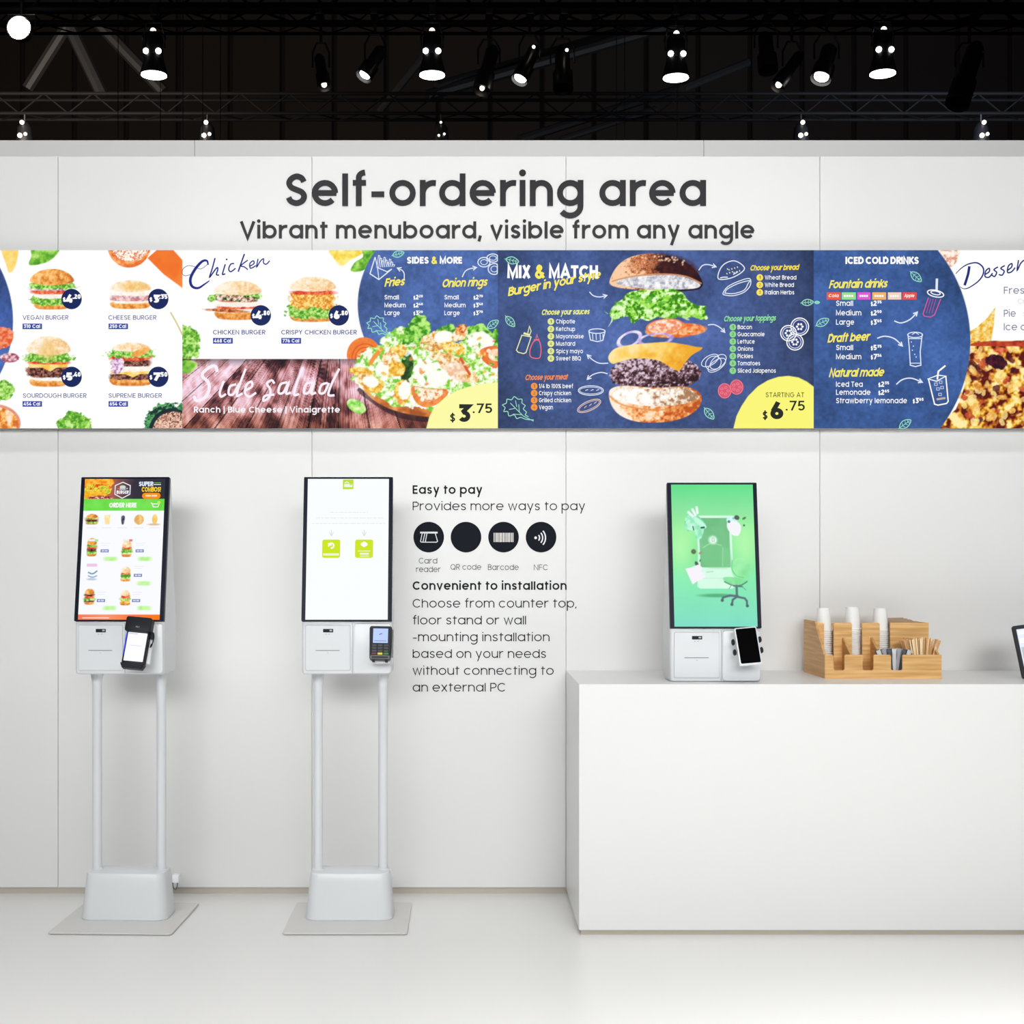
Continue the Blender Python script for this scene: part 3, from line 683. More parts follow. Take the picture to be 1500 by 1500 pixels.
# ---------------------------------------------------------------- bamboo organiser
BAM = wood_mat('bamboo', hexc(212, 160, 92), hexc(242, 196, 128), (1.5, 30, 30))
BAMV = wood_mat('bamboo_side', hexc(200, 150, 88), hexc(228, 180, 114), (30, 1.2, 30))
ox0 = (1208.5 - PX) * 5.23 / F; ox1 = ox0 + .4465; oy0 = 5.23 - ZW; DEP = .325
org = thing('bamboo_organiser', 'tiered bamboo organiser box for cups and stirrers on the counter', 'organiser', (ox0, oy0, .92))
OW = ox1 - ox0; T = .009; Y2 = .145; H1, H2 = .0915, .207
def plate_yz(x0, x1, poly):
    b = bmesh.new(); loft(b, [[(x0, y, z) for y, z in poly], [(x1, y, z) for y, z in poly]]); return b
side = [(T, 0), (DEP, 0), (DEP, H2 + .006), (Y2 + .006, H2 + .006), (Y2 - .004, H2 - .01), (.028, H1 + .006), (.014, H1), (T, H1)]
obj('side_panel', plate_yz(0, T, side), BAMV, org); obj('side_panel', plate_yz(OW - T, OW, [(T, 0), (DEP, 0), (DEP, H1 + .02), (.06, H1 + .02), (.02, H1), (T, H1)]), BAMV, org)
obj('back_panel', bx(T, OW - T, DEP - T, DEP, 0, H2 - .01, .001, 1), BAM, org)
obj('floor_board', bx(T, OW - T, T, DEP - T, .003, .010), BAM, org)
def notched(x0, x1, z0, z1, y0, y1, slots, zb, r):
    """board in XZ with U-shaped notches from the top"""
    top = [(x0, z1)]
    for a, c in slots:
        top += [(a - r * .6, z1), (a, z1 - r * .6)] + [(a, zb + r)] + [(a + r - r * math.cos(R(t)), zb + r - r * math.sin(R(t))) for t in (30, 60, 90)] + [(c - r + r * math.sin(R(t)), zb + r - r * math.cos(R(t))) for t in (0, 30, 60)] + [(c, zb + r), (c, z1 - r * .6), (c + r * .6, z1)]
    top += [(x1, z1)]
    poly = [(x0, z0)] + top + [(x1, z0)]
    b = bmesh.new()
    fv = [b.verts.new((x, y0, z)) for x, z in poly]; bv = [b.verts.new((x, y1, z)) for x, z in poly]; n = len(poly)
    from mathutils.geometry import tessellate_polygon
    for tri in tessellate_polygon([[Vector((x, z, 0)) for x, z in poly]]):
        b.faces.new([fv[i] for i in tri]); b.faces.new([bv[i] for i in tri[::-1]])
    for k in range(n): b.faces.new((fv[k], fv[(k + 1) % n], bv[(k + 1) % n], bv[k]))
    return b
zx = lambda a: (1160 + a / 5.77 - 1208.5) * 5.23 / F           # from crop pixels of the photo, front tier
obj('front_board', notched(0, OW, 0, H1, 0, T, [(zx(352), zx(445)), (zx(598), zx(690)), (zx(838), zx(935))], .0318, .007), BAM, org)
z2 = lambda a: ((1160 + a / 5.77) - PX) * 5.37 / F - ox0        # second tier
obj('middle_board', notched(T, z2(1160), .01, H2, Y2, Y2 + T, [(z2(275), z2(357)), (z2(510), z2(598)), (z2(745), z2(835))], .05, .007), BAM, org)
obj('napkin_side', bx(z2(1160) - T, z2(1160), Y2 + T, DEP - T, .01, H2, .001, 1), BAMV, org)
for a in (z2(395) - .004, z2(637) - .004, z2(835) + .022):
    obj('cup_divider', bx(a, a + .008, Y2 + T, DEP - T, .01, H2 - .03), BAMV, org)
for a in (z2(428), z2(668), z2(945)):
    obj('front_divider', plate_yz(a, a + .008, [(T, .01), (Y2, .01), (Y2, .15), (T + .02, H1 - .004), (T, H1 - .006)]), BAMV, org)
# paper cups, upside down in three stacks
CUP = mat('paper_white', (.93, .93, .91), .6, vary=(6, .02))
def cup_mesh():
    b = bmesh.new(); n = 24
    prof = [(.0, .088), (.0218, .088), (.0240, .0895), (.0248, .086), (.0328, .006), (.0360, .0048), (.0366, .001), (.0350, 0), (.0320, .003), (.0240, .082), (0, .082)]
    lathe(b, prof, n, cap=False); bmesh.ops.remove_doubles(b, verts=b.verts, dist=1e-5)
    o = obj('paper_cup', b, CUP, smooth=True); return o
ORD = ['second', 'third', 'fourth', 'fifth', 'sixth', 'seventh', 'eighth', 'ninth', 'tenth']
cup0 = cup_mesh(); first = True
for si, (a0, a1, ztop, nm) in enumerate(((187, 345, 891, 'left'), (430, 592, 889, 'middle'), (662, 832, 891, 'right'))):
    Zc = 5.435; cxw = ((1160 + (a0 + a1) / 2 / 5.77) - PX) * Zc / F; top = CH - (ztop - PY) * Zc / F
    dz = .0078; nC = int((top - .0895 - .931) / dz) + 1; dz = (top - .0895 - .931) / (nC - 1)
    for i in range(nC):
        c = cup0 if first else cup0.copy()
        if not first: C.objects.link(c)
        first = False
        c.location = (cxw, Zc - ZW, .931 + i * dz)
        tag(c, ('topmost white paper cup, upside down, of the %s stack in the bamboo organiser' if i == nC - 1 else ('white paper cup, %s from the top of the ' % ORD[nC - 2 - i] + '%s stack in the bamboo organiser') if nC - 2 - i < 9 else 'white paper cup low in the %s stack, hidden behind the organiser front') % nm, 'paper cup', 'paper cups in the %s stack' % nm)
# kraft napkins
NAP = mat('kraft_paper', hexc(176, 150, 122), .8, vary=(20, .12, (1, 1, 8)))
nx0, nx1 = z2(842), z2(1118); nz = .018
for i in range(9):
    b = bmesh.new(); hh = .205 + .003 * (i % 3); yy = Y2 + T + .008 + i * .0155
    v = [(nx0 + .003 * (i % 2), 0, .012), (nx1 - .004 * (i % 3), 0, .012), (nx1 - .010 * (i % 3) - .005, 0, hh), (nx1 - .035, .002, hh + .006 + .0006 * i), (nx0 + .02, .001, hh + .009), (nx0 + .002, 0, hh + .002)]
    loft(b, [[(x, yy + y, z) for x, y, z in v], [(x, yy + y + .006, z) for x, y, z in v]])
    o = obj('paper_napkin', b, NAP, None, (ox0, oy0, .92)); tag(o, ['frontmost brown folded napkin behind the high right board of the organiser', 'brown folded napkin in the row behind the frontmost napkin'][min(i, 1)], 'napkin', 'brown napkins in the organiser')
# stirrers and sugar sachets
rng = random.Random(7)
STIR = [mat('stirrer_wood', hexc(245, 208, 152), .6, vary=(9, .06)), mat('stirrer_wood_dark', hexc(214, 166, 112), .6, vary=(9, .08)), mat('stirrer_wood_pale', hexc(252, 230, 188), .6, vary=(9, .05))]
sb = bx(-.0030, .0030, -.0008, .0008, 0, .14, .0006, 1); sme = D.meshes.new('stirrer'); sb.to_mesh(sme); sb.free()
sms = []
for m_ in STIR: q_ = sme.copy(); q_.materials.append(m_); sms.append(q_)
sx0, sx1 = zx(1045), zx(1205)
for r_ in range(4):
    nS = 16
    for i in range(nS):
        t = (i + .5) / nS; xb = ox0 + sx0 + .004 + (sx1 - sx0 - .006) * t; yb = oy0 + .045 + r_ * .020
        o = D.objects.new('stirrer', sms[rng.randrange(3) if r_ < 2 else 1]); C.objects.link(o)  # rear rows all dark: their shade is put into the wood colour
        lean = (t - .5) * .62 + rng.uniform(-.05, .05); o.location = (xb, yb, .9315); o.scale = (1, 1, rng.uniform(.97, 1.03) * (1.0 - .0 * r_))
        o.rotation_euler = (rng.uniform(-.03, .06) + .05 * (r_ - 1), lean, rng.uniform(-.4, .4))
        tag(o, ['thin wooden stirrer standing in the front row of the organiser bundle', 'thin wooden stirrer standing behind the front row of the organiser bundle'][min(r_, 1)], 'stirrer', 'wooden stirrers in the front row' if r_ == 0 else 'wooden stirrers behind the front row')
SUG = [mat('sachet_grey', hexc(215, 217, 222), .5, vary=(9, .06)), mat('sachet_dark', hexc(70, 72, 80), .5, vary=(9, .1)), mat('sachet_mid', hexc(165, 167, 176), .5, vary=(9, .1))]
def sachet():
    b = bmesh.new(); L = lambda w, t, z: [(x * w, y * t, z) for x, y in ((-1, -.4), (-.6, -1), (.6, -1), (1, -.4), (1, .4), (.6, 1), (-.6, 1), (-1, .4))]
    loft(b, [L(.0085, .0006, 0), L(.0085, .0006, .006), L(.0075, .0035, .012), L(.0075, .0038, .08), L(.0085, .0006, .096), L(.0085, .0006, .102)]); return b
gme = []
for m_ in SUG:
    b = sachet(); bmesh.ops.recalc_face_normals(b, faces=b.faces); me = D.meshes.new('sugar_sachet'); b.to_mesh(me); b.free(); me.materials.append(m_); gme.append(me)
gx0, gx1 = zx(800), zx(960)
for r_ in range(3):
    for i in range(7):
        t = (i + .5) / 7; o = D.objects.new('sugar_sachet', gme[(i * 2 + r_) % 3]); C.objects.link(o)
        o.location = (ox0 + gx0 + .008 + (gx1 - gx0 - .014) * t, oy0 + .026 + r_ * .022, .9315); o.rotation_euler = (.05 * r_, (t - .5) * .85, rng.uniform(-.35, .35))
        tag(o, ['grey paper sugar stick in the front row of the organiser, beside the stirrers', 'grey paper sugar stick behind the front row, beside the stirrers'][min(r_, 1)], 'sugar stick', 'grey sugar sticks in the front row' if r_ == 0 else 'grey sugar sticks behind the front row')
# ---------------------------------------------------------------- menu displays
ZD = 5.568; YT, YB = 366.4, 627.4
NAVY = (38, 58, 108); WH = (255, 255, 255); PALE = (222, 240, 205)
def display(x0, x1, label):
    a = P(x0, YB, ZD); t = thing('menu_display', label, 'menu display', a, group='row of wall menu displays')
    w = (x1 - x0) * ZD / F; h = (YB - YT) * ZD / F
    obj('housing', bx(.0006, w - .0006, .0012, .0555, .0006, h - .0006, .001, 1), mat('display_casing', (.30, .30, .31), .5, vary=(5, .05)), t)
    fm = lambda x, y, l: ((x - x0) * ZD / F, .0008 - l * .0006, (YB - y) * ZD / F)
    cv = Canvas(x0, YT, x1, YB, 1.0, WH, seed=int(x0) % 97)
    return t, fm, cv
def chalk(cv, base=(58, 84, 140), mask=None):
    n = cv.noise(60, 1, oct=3) * .65 + cv.noise(5, 2) * .35
    c = cv.ramp(.5 + (n - .5) * 1.5, [tuple(v * .72 for v in base), base, tuple(min(255, v * 1.22 + 8) for v in base)])
    if mask is None: cv.a[:] = c
    else: cv.a[:] = cv.a * (1 - mask[..., None]) + c * mask[..., None]
@grouped('leaf_sketch')
def leafp(f, cx, cy, L, rot, col, lay=1):
    c, s = math.cos(R(rot)), math.sin(R(rot)); q = lambda u, v: (cx + (u * c - v * s) * L, cy - (u * s + v * c) * L)
    f.curve([q(-.5, 0), q(-.2, .24), (q(.15, .24)), q(.5, 0), q(.15, -.24), q(-.2, -.24)], 1.3, col, lay, closed=True)
    f.line([q(-.62, 0), q(.4, 0)], .9, col, lay)
    for u in (-.25, 0, .22): f.line([q(u, 0), q(u + .12, .17)], .8, col, lay); f.line([q(u, 0), q(u + .12, -.17)], .8, col, lay)
@grouped('arrow_sketch')
def arrow(f, pts, col=(225, 232, 245), lay=1, w=1.5):
    q = spline(pts, 5); f.line(q, w, col, lay)
    (ax, ay), (bx_, by) = q[-3], q[-1]; an = math.atan2(by - ay, bx_ - ax)
    f.line([(bx_ - 5.5 * math.cos(an + s * .6), by - 5.5 * math.sin(an + s * .6)) if k != 1 else (bx_ + 1 * math.cos(an), by + math.sin(an)) for k, s in ((0, 1), (1, 0), (2, -1))], w, col, lay)
@grouped('lettuce_sketch')
def lettuce_sketch(f, cx, cy, sc, col, lay=1):
    q = lambda pts: [(cx + x * sc, cy + y * sc) for x, y in pts]
    f.curve(q([(26, 18), (14, 17), (6, 14), (0, 16), (-4, 10), (-12, 12), (-14, 5), (-20, 5), (-18, -1), (-22, -5), (-16, -8), (-15, -14), (-8, -13), (-4, -18), (2, -14), (8, -14), (8, -8), (13, -4), (10, 1), (15, 6), (13, 10), (18, 13)]), 1.2, col, lay, k=3)
    f.line(q([(26, 20), (10, 12), (-2, 0), (-10, -8)]), 1.1, col, lay)
    for a in ([(4, 6), (3, -6)], [(-2, 0), (-12, 2)], [(8, 10), (-6, 9)], [(0, -2), (-2, -12)]): f.line(q(a), 1.0, col, lay)
@grouped('script_heading')
def script(f, txt, x, y, cap, col, width, rot=0, lay=1, w=.2, slant=.35): f.text(txt, x, y, cap, col, w, width, slant=slant, rot=rot, track=.02, lay=lay, space=.34)
@grouped('price_badge')
def price(f, txt, cx, cy, r=15):
    f.disc(cx, cy, r, (18, 36, 92), 1, n=32)
    a, b = txt.split('.')
    f.text('$', cx - r * .86, cy + 3.6, 5.6, WH, .24, 4.4, lay=2); f.text(a, cx - r * .48, cy + 5.4, 11.8, WH, .30, 8.5, lay=2, track=.05)
    f.text('.' + b, cx + r * .10, cy - .2, 6.8, WH, .26, r * .80, lay=2, track=.08)
@grouped('price_text')
def small_price(f, txt, x, y, cap):
    a, b = txt.split('.')
    f.text('$', x, y, cap * .72, WH, .24, cap * .42); f.text(a, x + cap * .52, y, cap, WH, .22, cap * .6); f.text(b, x + cap * 1.22, y - cap * .45, cap * .55, WH, .24, cap * .82)
BUN = [(200, 110, 40), (240, 160, 70), (255, 205, 130)]; BUNP = [(240, 190, 130), (252, 222, 175), (255, 244, 225)]
GRN = [(70, 150, 40), (140, 205, 70), (205, 240, 150)]; RED = [(190, 40, 25), (235, 90, 50), (250, 150, 110)]; PAT = [(50, 22, 22), (105, 55, 50), (170, 115, 95)]
CHE = [(245, 190, 70), (253, 215, 110), (255, 240, 190)]; PUR = [(150, 90, 150), (220, 180, 220), (250, 240, 250)]; CRU = [(215, 130, 40), (245, 180, 70), (255, 225, 140)]
def burger(cv, cx, by, w, layers, seed=0):
    """layers from the bottom up: (kind, height, width factor)"""
    y = by
    for i, (k, h, wf) in enumerate(layers):
        s = seed * 13 + i; hw = w / 2 * wf; cy = y - h / 2
        if k == 'bot': cv.poly([(cx - hw, y - h), (cx - hw * .5, y - h - 1), (cx + hw * .5, y - h - 1), (cx + hw, y - h), (cx + hw * .96, y - h * .35), (cx + hw * .6, y), (cx - hw * .6, y), (cx - hw * .96, y - h * .35)], BUN, 4, 1.6, s, grad=(cx, y, cx, y - h, .5))
        elif k in ('top', 'topp'):
            cs = BUN if k == 'top' else BUNP
            cv.poly([(cx - hw, y - h * .15), (cx - hw * .93, y - h * .6), (cx - hw * .5, y - h * .95), (cx, y - h * 1.04), (cx + hw * .5, y - h * .95), (cx + hw * .93, y - h * .6), (cx + hw, y - h * .15), (cx, y + 1)], cs, 4, 1.8, s, grad=(cx + hw, y, cx - hw * .4, y - h, .7))
        elif k == 'let': cv.blob(cx, cy, hw, h * .85, GRN, 3, 0, .75, 5, 3, 2.8, seed=s)
        elif k == 'tom': cv.blob(cx, cy, hw, h * .55, RED, 4, 0, .3, 6, 4, 2, seed=s)
        elif k == 'pat': cv.blob(cx, cy, hw, h * .62, PAT, 4, 0, .25, 4, 2.5, 3, seed=s)
        elif k == 'che': cv.poly([(cx - hw, y - h), (cx + hw, y - h), (cx + hw * .9, y - h * .2), (cx + hw * .4, y - h * .1), (cx + hw * .1, y + h * .7), (cx - hw * .3, y - h * .1), (cx - hw * .95, y - h * .1)], CHE, 6, 1.5, s, smooth=False)
        elif k == 'oni': cv.blob(cx, cy, hw, h * .55, PUR, 4, 0, .4, 5, 3, 2.5, seed=s)
        elif k == 'ham': cv.blob(cx, cy, hw, h * .55, [(190, 120, 130), (235, 190, 190), (250, 225, 220)], 4, 0, .2, 6, 4, 2, seed=s)
        elif k == 'cru': cv.blob(cx, cy, hw, h * .7, CRU, 3, 0, .6, 4, 2.5, 3, seed=s)
        elif k == 'may': cv.blob(cx, cy, hw, h * .6, [(250, 235, 220), (255, 255, 250)], 3, 0, .5, 5, 4, 2, seed=s)
        y -= h * .86
TXN = (42, 54, 130)
@grouped('calorie_tag')
def tagbox(f, x0, y0, x1, y1, t): f.rect(x0, y0, x1, y1, (52, 72, 165), 1); f.text(t, x0 + 1.8, y1 - 1.7, 5.2, WH, .2, (x1 - x0) - 4.5, lay=2)
# ---- display 1 (left one, cut by the frame)
t, fm, cv = display(-194.5, 267, 'wall menu display of four burgers with an orange corner, leftmost of the row')
n = np.clip((168 - np.hypot(cv.X + 149, (cv.Y - 470) * 1.0)) + .5, 0, 1)
chalk(cv, (66, 96, 165), n)
cv.poly([(2, 362), (25, 362), (25, 380), (20, 395), (13, 399), (9, 388)], [(250, 205, 90), (255, 230, 150)], 6, 1.5, 1)
cv.poly([(48, 362), (85, 362), (82, 374), (66, 385), (43, 388), (46, 375)], GRN, 8, 1.8, 2, grad=(45, 388, 85, 365, .5))
cv.blob(189, 358, 32, 34, [(225, 95, 30), (245, 140, 70), (255, 190, 120)], 2, 0, 0, ns=6, con=1.8, seed=3)
cv.blob(190, 362, 27, 21, [(230, 120, 80), (255, 245, 225), (255, 250, 240)], 2, 0, .3, ns=2.2, con=4, seed=4)
cv.poly([(216, 378), (232, 364), (252, 364), (270, 384), (270, 424), (240, 402)], [(240, 110, 35), (253, 150, 60)], 30, 1.5, 5, smooth=False)
burger(cv, 76, 453, 62, [('bot', 10, .85), ('let', 9, 1.0), ('may', 7, .9), ('tom', 6, .95), ('oni', 4, .95), ('let', 6, 1.12), ('top', 22, .98)], 1)
burger(cv, 191, 452, 58, [('bot', 9, 1.0), ('may', 4, 1), ('ham', 9, 1.04), ('may', 7, .95), ('topp', 16, .98)], 2)
cv.blob(196, 420, 20, 6, [(235, 180, 90), (250, 215, 140)], al=.8, soft=4)
burger(cv, 71, 566, 62, [('bot', 10, .88), ('may', 7, .9), ('pat', 14, 1.02), ('che', 7, .95), ('tom', 7, .95), ('let', 9, 1.1), ('topp', 26, .98)], 3)
cv.blob(70, 514, 14, 13, [(232, 178, 90), (250, 215, 140)], al=.6, soft=8)
burger(cv, 192, 565, 62, [('bot', 11, 1.0), ('pat', 8, .95), ('che', 6, .98), ('may', 9, .95), ('pat', 9, .9), ('tom', 8, .95), ('let', 8, 1.1), ('topp', 12, .85)], 4)
cv.blob(206, 516, 14, 5, [(235, 150, 60), (250, 200, 120)], rot=-20)
cv.blob(172, 535, 9, 12, PUR, 2, 20, .5, 4, 3, 3, seed=8)
cv.blob(108, 627, 25, 25, GRN, 2, 0, .6, 9, 4, 2.6, seed=9, shade=-.2)
cv.blob(252, 628, 42, 38, [(40, 120, 70), (110, 190, 110), (20, 50, 50)], 2, 0, .5, 7, 4, 3, seed=10)
cv.blob(252, 632, 34, 34, [(20, 35, 40), (30, 50, 55)], 2); cv.blob(254, 634, 31, 31, [(170, 110, 90), (235, 185, 165), (255, 230, 210), (120, 60, 40)], 2, 0, 0, ns=3, con=3, seed=11)
cv.stroke([(250, 458), (258, 472), (267, 490)], 1.8, [(200, 190, 110)])
cv.blob(4, 495, 15, 16, [(225, 90, 50), (250, 160, 120)], 2, 0, .5, 6, 4, 3, seed=12); cv.blob(14, 524, 14, 7, [(150, 60, 80), (250, 220, 225)], 2, 0, .3, ns=4, con=3, seed=13)
cv.blob(6, 572, 15, 15, GRN, 2, 0, .6, 6, 4, 3, seed=14)
cv.blob(-8, 620, 38, 28, [(225, 140, 120), (240, 160, 130)], 2); cv.blob(-8, 622, 35, 26, [(215, 110, 40), (250, 185, 90), (255, 230, 210)], 2, ns=8, con=3, seed=15)
cv.build('screen', fm, t)
f = Flat(fm)
for nm, x0, x1, y, cal, tx, ty in (('VEGAN BURGER', 33.2, 100, 468.3, '310 Cal', 33, 474), ('CHEESE BURGER', 158.7, 229, 468.3, '250 Cal', 159, 474), ('SOURDOUGH BURGER', 33.5, 126.5, 582.6, '454 Cal', 33, 587.6), ('SUPREME BURGER', 159, 237, 582.6, '654 Cal', 159, 587.6)):
    f.text(nm, x0, y, 6.4, TXN, .13, x1 - x0); tagbox(f, tx, ty, tx + 28.5, ty + 8.2, cal)
for p, x, y in (('4.20', 104.8, 438), ('3.35', 231.8, 438), ('5.40', 104.8, 552), ('7.50', 231.8, 552)): price(f, p, x, y)
f.build('menu_text', M_SCREEN, t)
# ---- display 2
t, fm, cv = display(267, 729.3, 'wall menu display with script word Chicken, wooden board and a big salad bowl')
cv.poly([(483, 362), (537, 362), (530, 372), (515, 380), (500, 390), (490, 380)], [(245, 205, 60), (253, 235, 120), (255, 245, 200)], 8, 1.8, 1)
cv.poly([(530, 362), (552, 362), (545, 382), (532, 396), (514, 397), (520, 384), (532, 376)], GRN, 8, 1.8, 2)
cv.blob(268, 504, 27, 28, GRN, 2, 0, .5, 8, 3.5, 2.6, seed=3)
burger(cv, 348, 468, 66, [('bot', 12, 1.0), ('may', 6, .95), ('tom', 4, .9), ('may', 8, .98), ('tom', 5, .8), ('let', 7, 1.05), ('topp', 20, 1.0)], 5)
cv.blob(333, 455, 30, 2.5, [(150, 60, 30), (235, 150, 80)], 2, 3, .4, 4, 3, 3, seed=31); cv.blob(345, 437, 32, 4.5, [(30, 40, 30), (140, 190, 120), (200, 70, 60), (240, 235, 220)], 4, 3, .4, 4, 4, 4, seed=32)
cv.blob(310, 437, 6, 5, GRN, 2, 0, .6, 3, 2, 3, seed=33)
burger(cv, 458, 471, 66, [('bot', 10, .98), ('let', 14, 1.12), ('cru', 22, 1.0), ('tom', 6, .98), ('topp', 20, .97)], 6)
cv.blob(462, 455, 14, 5, GRN, 2, 10, .5, 4, 3, 3, seed=34)
n = np.clip(132 - np.hypot(cv.X - 656, cv.Y - 446) + .5, 0, 1) * (cv.Y < 600); chalk(cv, (70, 98, 158), n)
cv.blob(533, 520, 25, 26, [(235, 110, 40), (250, 150, 70)], 2, ns=10, con=1.5, seed=35)
for r_ in (20, 15, 10, 5): cv.blob(535, 524, r_, r_ * 1.05, [(215, 85, 25)], 2, ring=1 - 1.4 / r_)
# wooden board with perspective planks
w = cv.win(267, 525, 729, 628); X, Y = cv.X[w], cv.Y[w]; u = (X - 500) / (1 + (Y - 525) / 150.) ; k = np.floor((u + 300) / 27); fr = (u + 300) / 27 - k
rn = np.random.RandomState(3).rand(60)[np.clip(k.astype(int), 0, 59)]
g = np.random.RandomState(5).rand(900); gi = np.clip(((u + 300) * 2.2).astype(int), 0, 898); gr = g[gi] * .28 + cv.noise(16, 5, 26)[w] * 1.1 + rn * .45 - .45
lum = np.clip(1.05 - np.abs((X - 420) / 190.) ** 2 * .5 + (Y - 560) * 0.0, .3, 1.1)
col = cv.ramp(np.clip(gr * lum * 1.5 - .04, 0, 1), [(50, 25, 35), (150, 88, 85), (225, 170, 175), (250, 228, 240)]) * np.array([1, .98, 1])
orange = np.clip((Y - 585) / 50, 0, 1)[..., None]; col = col * (1 - orange * .55) + orange * .55 * cv.ramp(gr, [(60, 25, 15), (180, 95, 50), (240, 170, 110)])
col = col * np.clip(np.abs(fr - .0) * 14, .25, 1)[..., None] * (1 - .45 * np.clip(1 - (Y - 525) / 12, 0, 1)[..., None])
mk = (np.clip(Y - 525.3, 0, 1))[..., None]; cv.a[w] = cv.a[w] * (1 - mk) + col * mk
cv.poly([(267, 529), (278, 528), (289, 532), (285, 541), (277, 546), (267, 545)], GRN, 8, 1.4, 6, grad=(267, 546, 290, 528, .6))
cv.blob(522, 595, 15, 9, [(90, 190, 60), (170, 235, 110), (235, 250, 200)], 2, 30, .1, ns=8, seed=7)
# salad bowl
cv.poly([(528, 566), (545, 590), (585, 612), (640, 619), (700, 615), (729, 606), (729, 560), (640, 560)], [(20, 12, 20)], al=.55)
cv.poly([(520, 552), (534, 574), (560, 594), (600, 607), (650, 611), (729, 604), (740, 560), (640, 555), (560, 552)], [(165, 85, 35), (215, 125, 60), (240, 165, 95)], 12, 1.8, 8, grad=(600, 612, 600, 585, .5))
SAL = [(120, 200, 60), (200, 240, 140), (250, 254, 238), (255, 255, 250)]; SALD = [(50, 130, 30), (120, 200, 60), (190, 240, 130)]; EGG = [(255, 252, 235), (255, 255, 255)]; YEL = [(225, 150, 30), (250, 205, 80), (255, 240, 170)]; CHK = [(215, 140, 60), (250, 215, 150), (255, 248, 225)]
rs = np.random.RandomState(11)
for (a, b, rx, ry, c, ro) in [(540, 540, 22, 28, SAL, 20), (560, 525, 26, 22, SAL, -10), (590, 500, 24, 20, SAL, 0), (613, 483, 17, 22, SALD, 25), (603, 512, 13, 40, SALD, 5), (655, 492, 20, 15, SALD, -10), (700, 492, 24, 16, SALD, 10), (725, 505, 14, 20, SALD, 0), (560, 560, 40, 20, SAL, 10), (640, 545, 80, 40, SAL, 0), (700, 540, 36, 44, SAL, 0), (580, 578, 30, 16, SAL, 12), (650, 580, 60, 22, SAL, 0), (715, 575, 24, 26, SAL, 0), (596, 540, 9, 22, [(30, 60, 20), (60, 120, 40)], 5), (672, 548, 16, 6, [(30, 80, 30), (80, 150, 50)], 20)]:
    cv.blob(a, b, rx, ry, c, 2, ro, .65, 9, 6, 3, seed=int(a + b), soft=1.4)
for (a, b, rx, ry, c, ro) in [(583, 515, 15, 10, YEL, -20), (640, 500, 24, 15, CHK, -15), (650, 494, 14, 9, EGG, -10), (572, 528, 13, 14, CHK, 20), (580, 540, 14, 11, YEL, 10), (530, 545, 19, 7, YEL, 10), (535, 556, 13, 9, CHK, 20), (546, 563, 17, 12, YEL, 15), (543, 559, 12, 8, EGG, 15), (673, 490, 13, 9, CHK, -30), (675, 483, 10, 7, [(190, 70, 20), (240, 150, 70), (255, 220, 170)], -40), (665, 510, 18, 9, YEL, 15), (704, 499, 20, 13, EGG, 5), (648, 523, 16, 7, CHK, 10), (590, 575, 13, 18, YEL, 8), (593, 572, 9, 13, EGG, 8), (631, 546, 26, 18, EGG, 5), (633, 556, 22, 12, EGG, 0), (665, 535, 25, 14, CHK, 28), (672, 545, 22, 12, [(240, 190, 150), (255, 235, 215)], 30), (690, 552, 12, 8, CHK, 20), (560, 542, 10, 12, EGG, 0), (570, 500, 14, 8, SAL, 0)]:
    cv.blob(a, b, rx, ry, c, 2, ro, .35, 7, 4, 2.6, seed=int(a * 2 + b), soft=1.4)
cv.stroke([(543, 532), (549, 522), (558, 512)], 6, [(245, 150, 60)]); cv.stroke([(675, 525), (682, 538), (688, 548)], 4, [(220, 90, 40)])
cv.poly([(704, 512), (729, 508), (729, 538), (716, 535), (706, 526)], [(225, 95, 30), (245, 140, 70)], 6, 2, 9); cv.blob(727, 520, 12, 9, [(250, 190, 130), (255, 235, 215)], seed=9)
cv.poly([(603, 566), (625, 569), (656, 571), (650, 585), (636, 594), (620, 596), (607, 586)], [(225, 110, 45), (245, 155, 80)], 6, 2, 10); cv.poly([(607, 567), (625, 570), (650, 572), (643, 582), (630, 588), (617, 585)], [(235, 130, 70), (255, 235, 200), (255, 245, 225)], 4, 3.5, 11)
for k in range(90):
    a, b = rs.uniform(535, 729), rs.uniform(490, 590); cv.blob(a, b, rs.uniform(2, 5), rs.uniform(1.2, 3), [SALD, EGG, YEL, SAL, EGG, [(225, 120, 50), (250, 190, 130)]][rs.randint(6)], 2, rs.uniform(0, 180), .4, 3, 3, 2, seed=k, al=.8) if (b < 575 or a > 560) and not (545 < a < 560 and b < 505) and b > 490 + max(0, 590 - a) * .4 else None
cv.poly([(624, 629), (629, 610), (636, 597), (653, 581), (668, 573), (684, 567), (706, 562), (731, 559.5), (731, 629)], [(252, 250, 165)], smooth=False)
cv.build('screen', fm, t); f = Flat(fm)
NV = (28, 42, 135)
f.curve([(305, 388), (303, 382), (296, 383), (286, 394), (279, 408), (281, 419), (290, 422), (300, 416), (307, 411)], 4.2, NV, 1, k=5, taper=True); f.curve([(267, 401), (268, 394), (276, 389), (286, 391), (294, 394), (303, 388), (305, 384)], .8, NV)
f.curve([(267, 401), (271, 404), (280, 402)], .8, NV)
for p_, w_ in (([(315, 378), (311, 393), (307, 406), (313, 398), (318, 392), (319, 395), (317, 402), (321, 403)], 2.0), ([(330, 387), (327, 397), (326, 402), (330, 401)], 2.0), ([(343, 386), (338, 387), (335, 394), (338, 398), (345, 393)], 1.9),
               ([(358, 372), (353, 386), (349, 398)], 2.1), ([(363, 381), (353, 389), (358, 391), (363, 395)], 1.7), ([(366, 390), (372, 386), (371, 382), (366, 386), (367, 393), (375, 389)], 1.7), ([(378, 379), (376, 391), (381, 383), (386, 379), (386, 385), (390, 387), (395, 382)], 1.7)):
    f.curve(p_, w_, NV, 1, k=4)
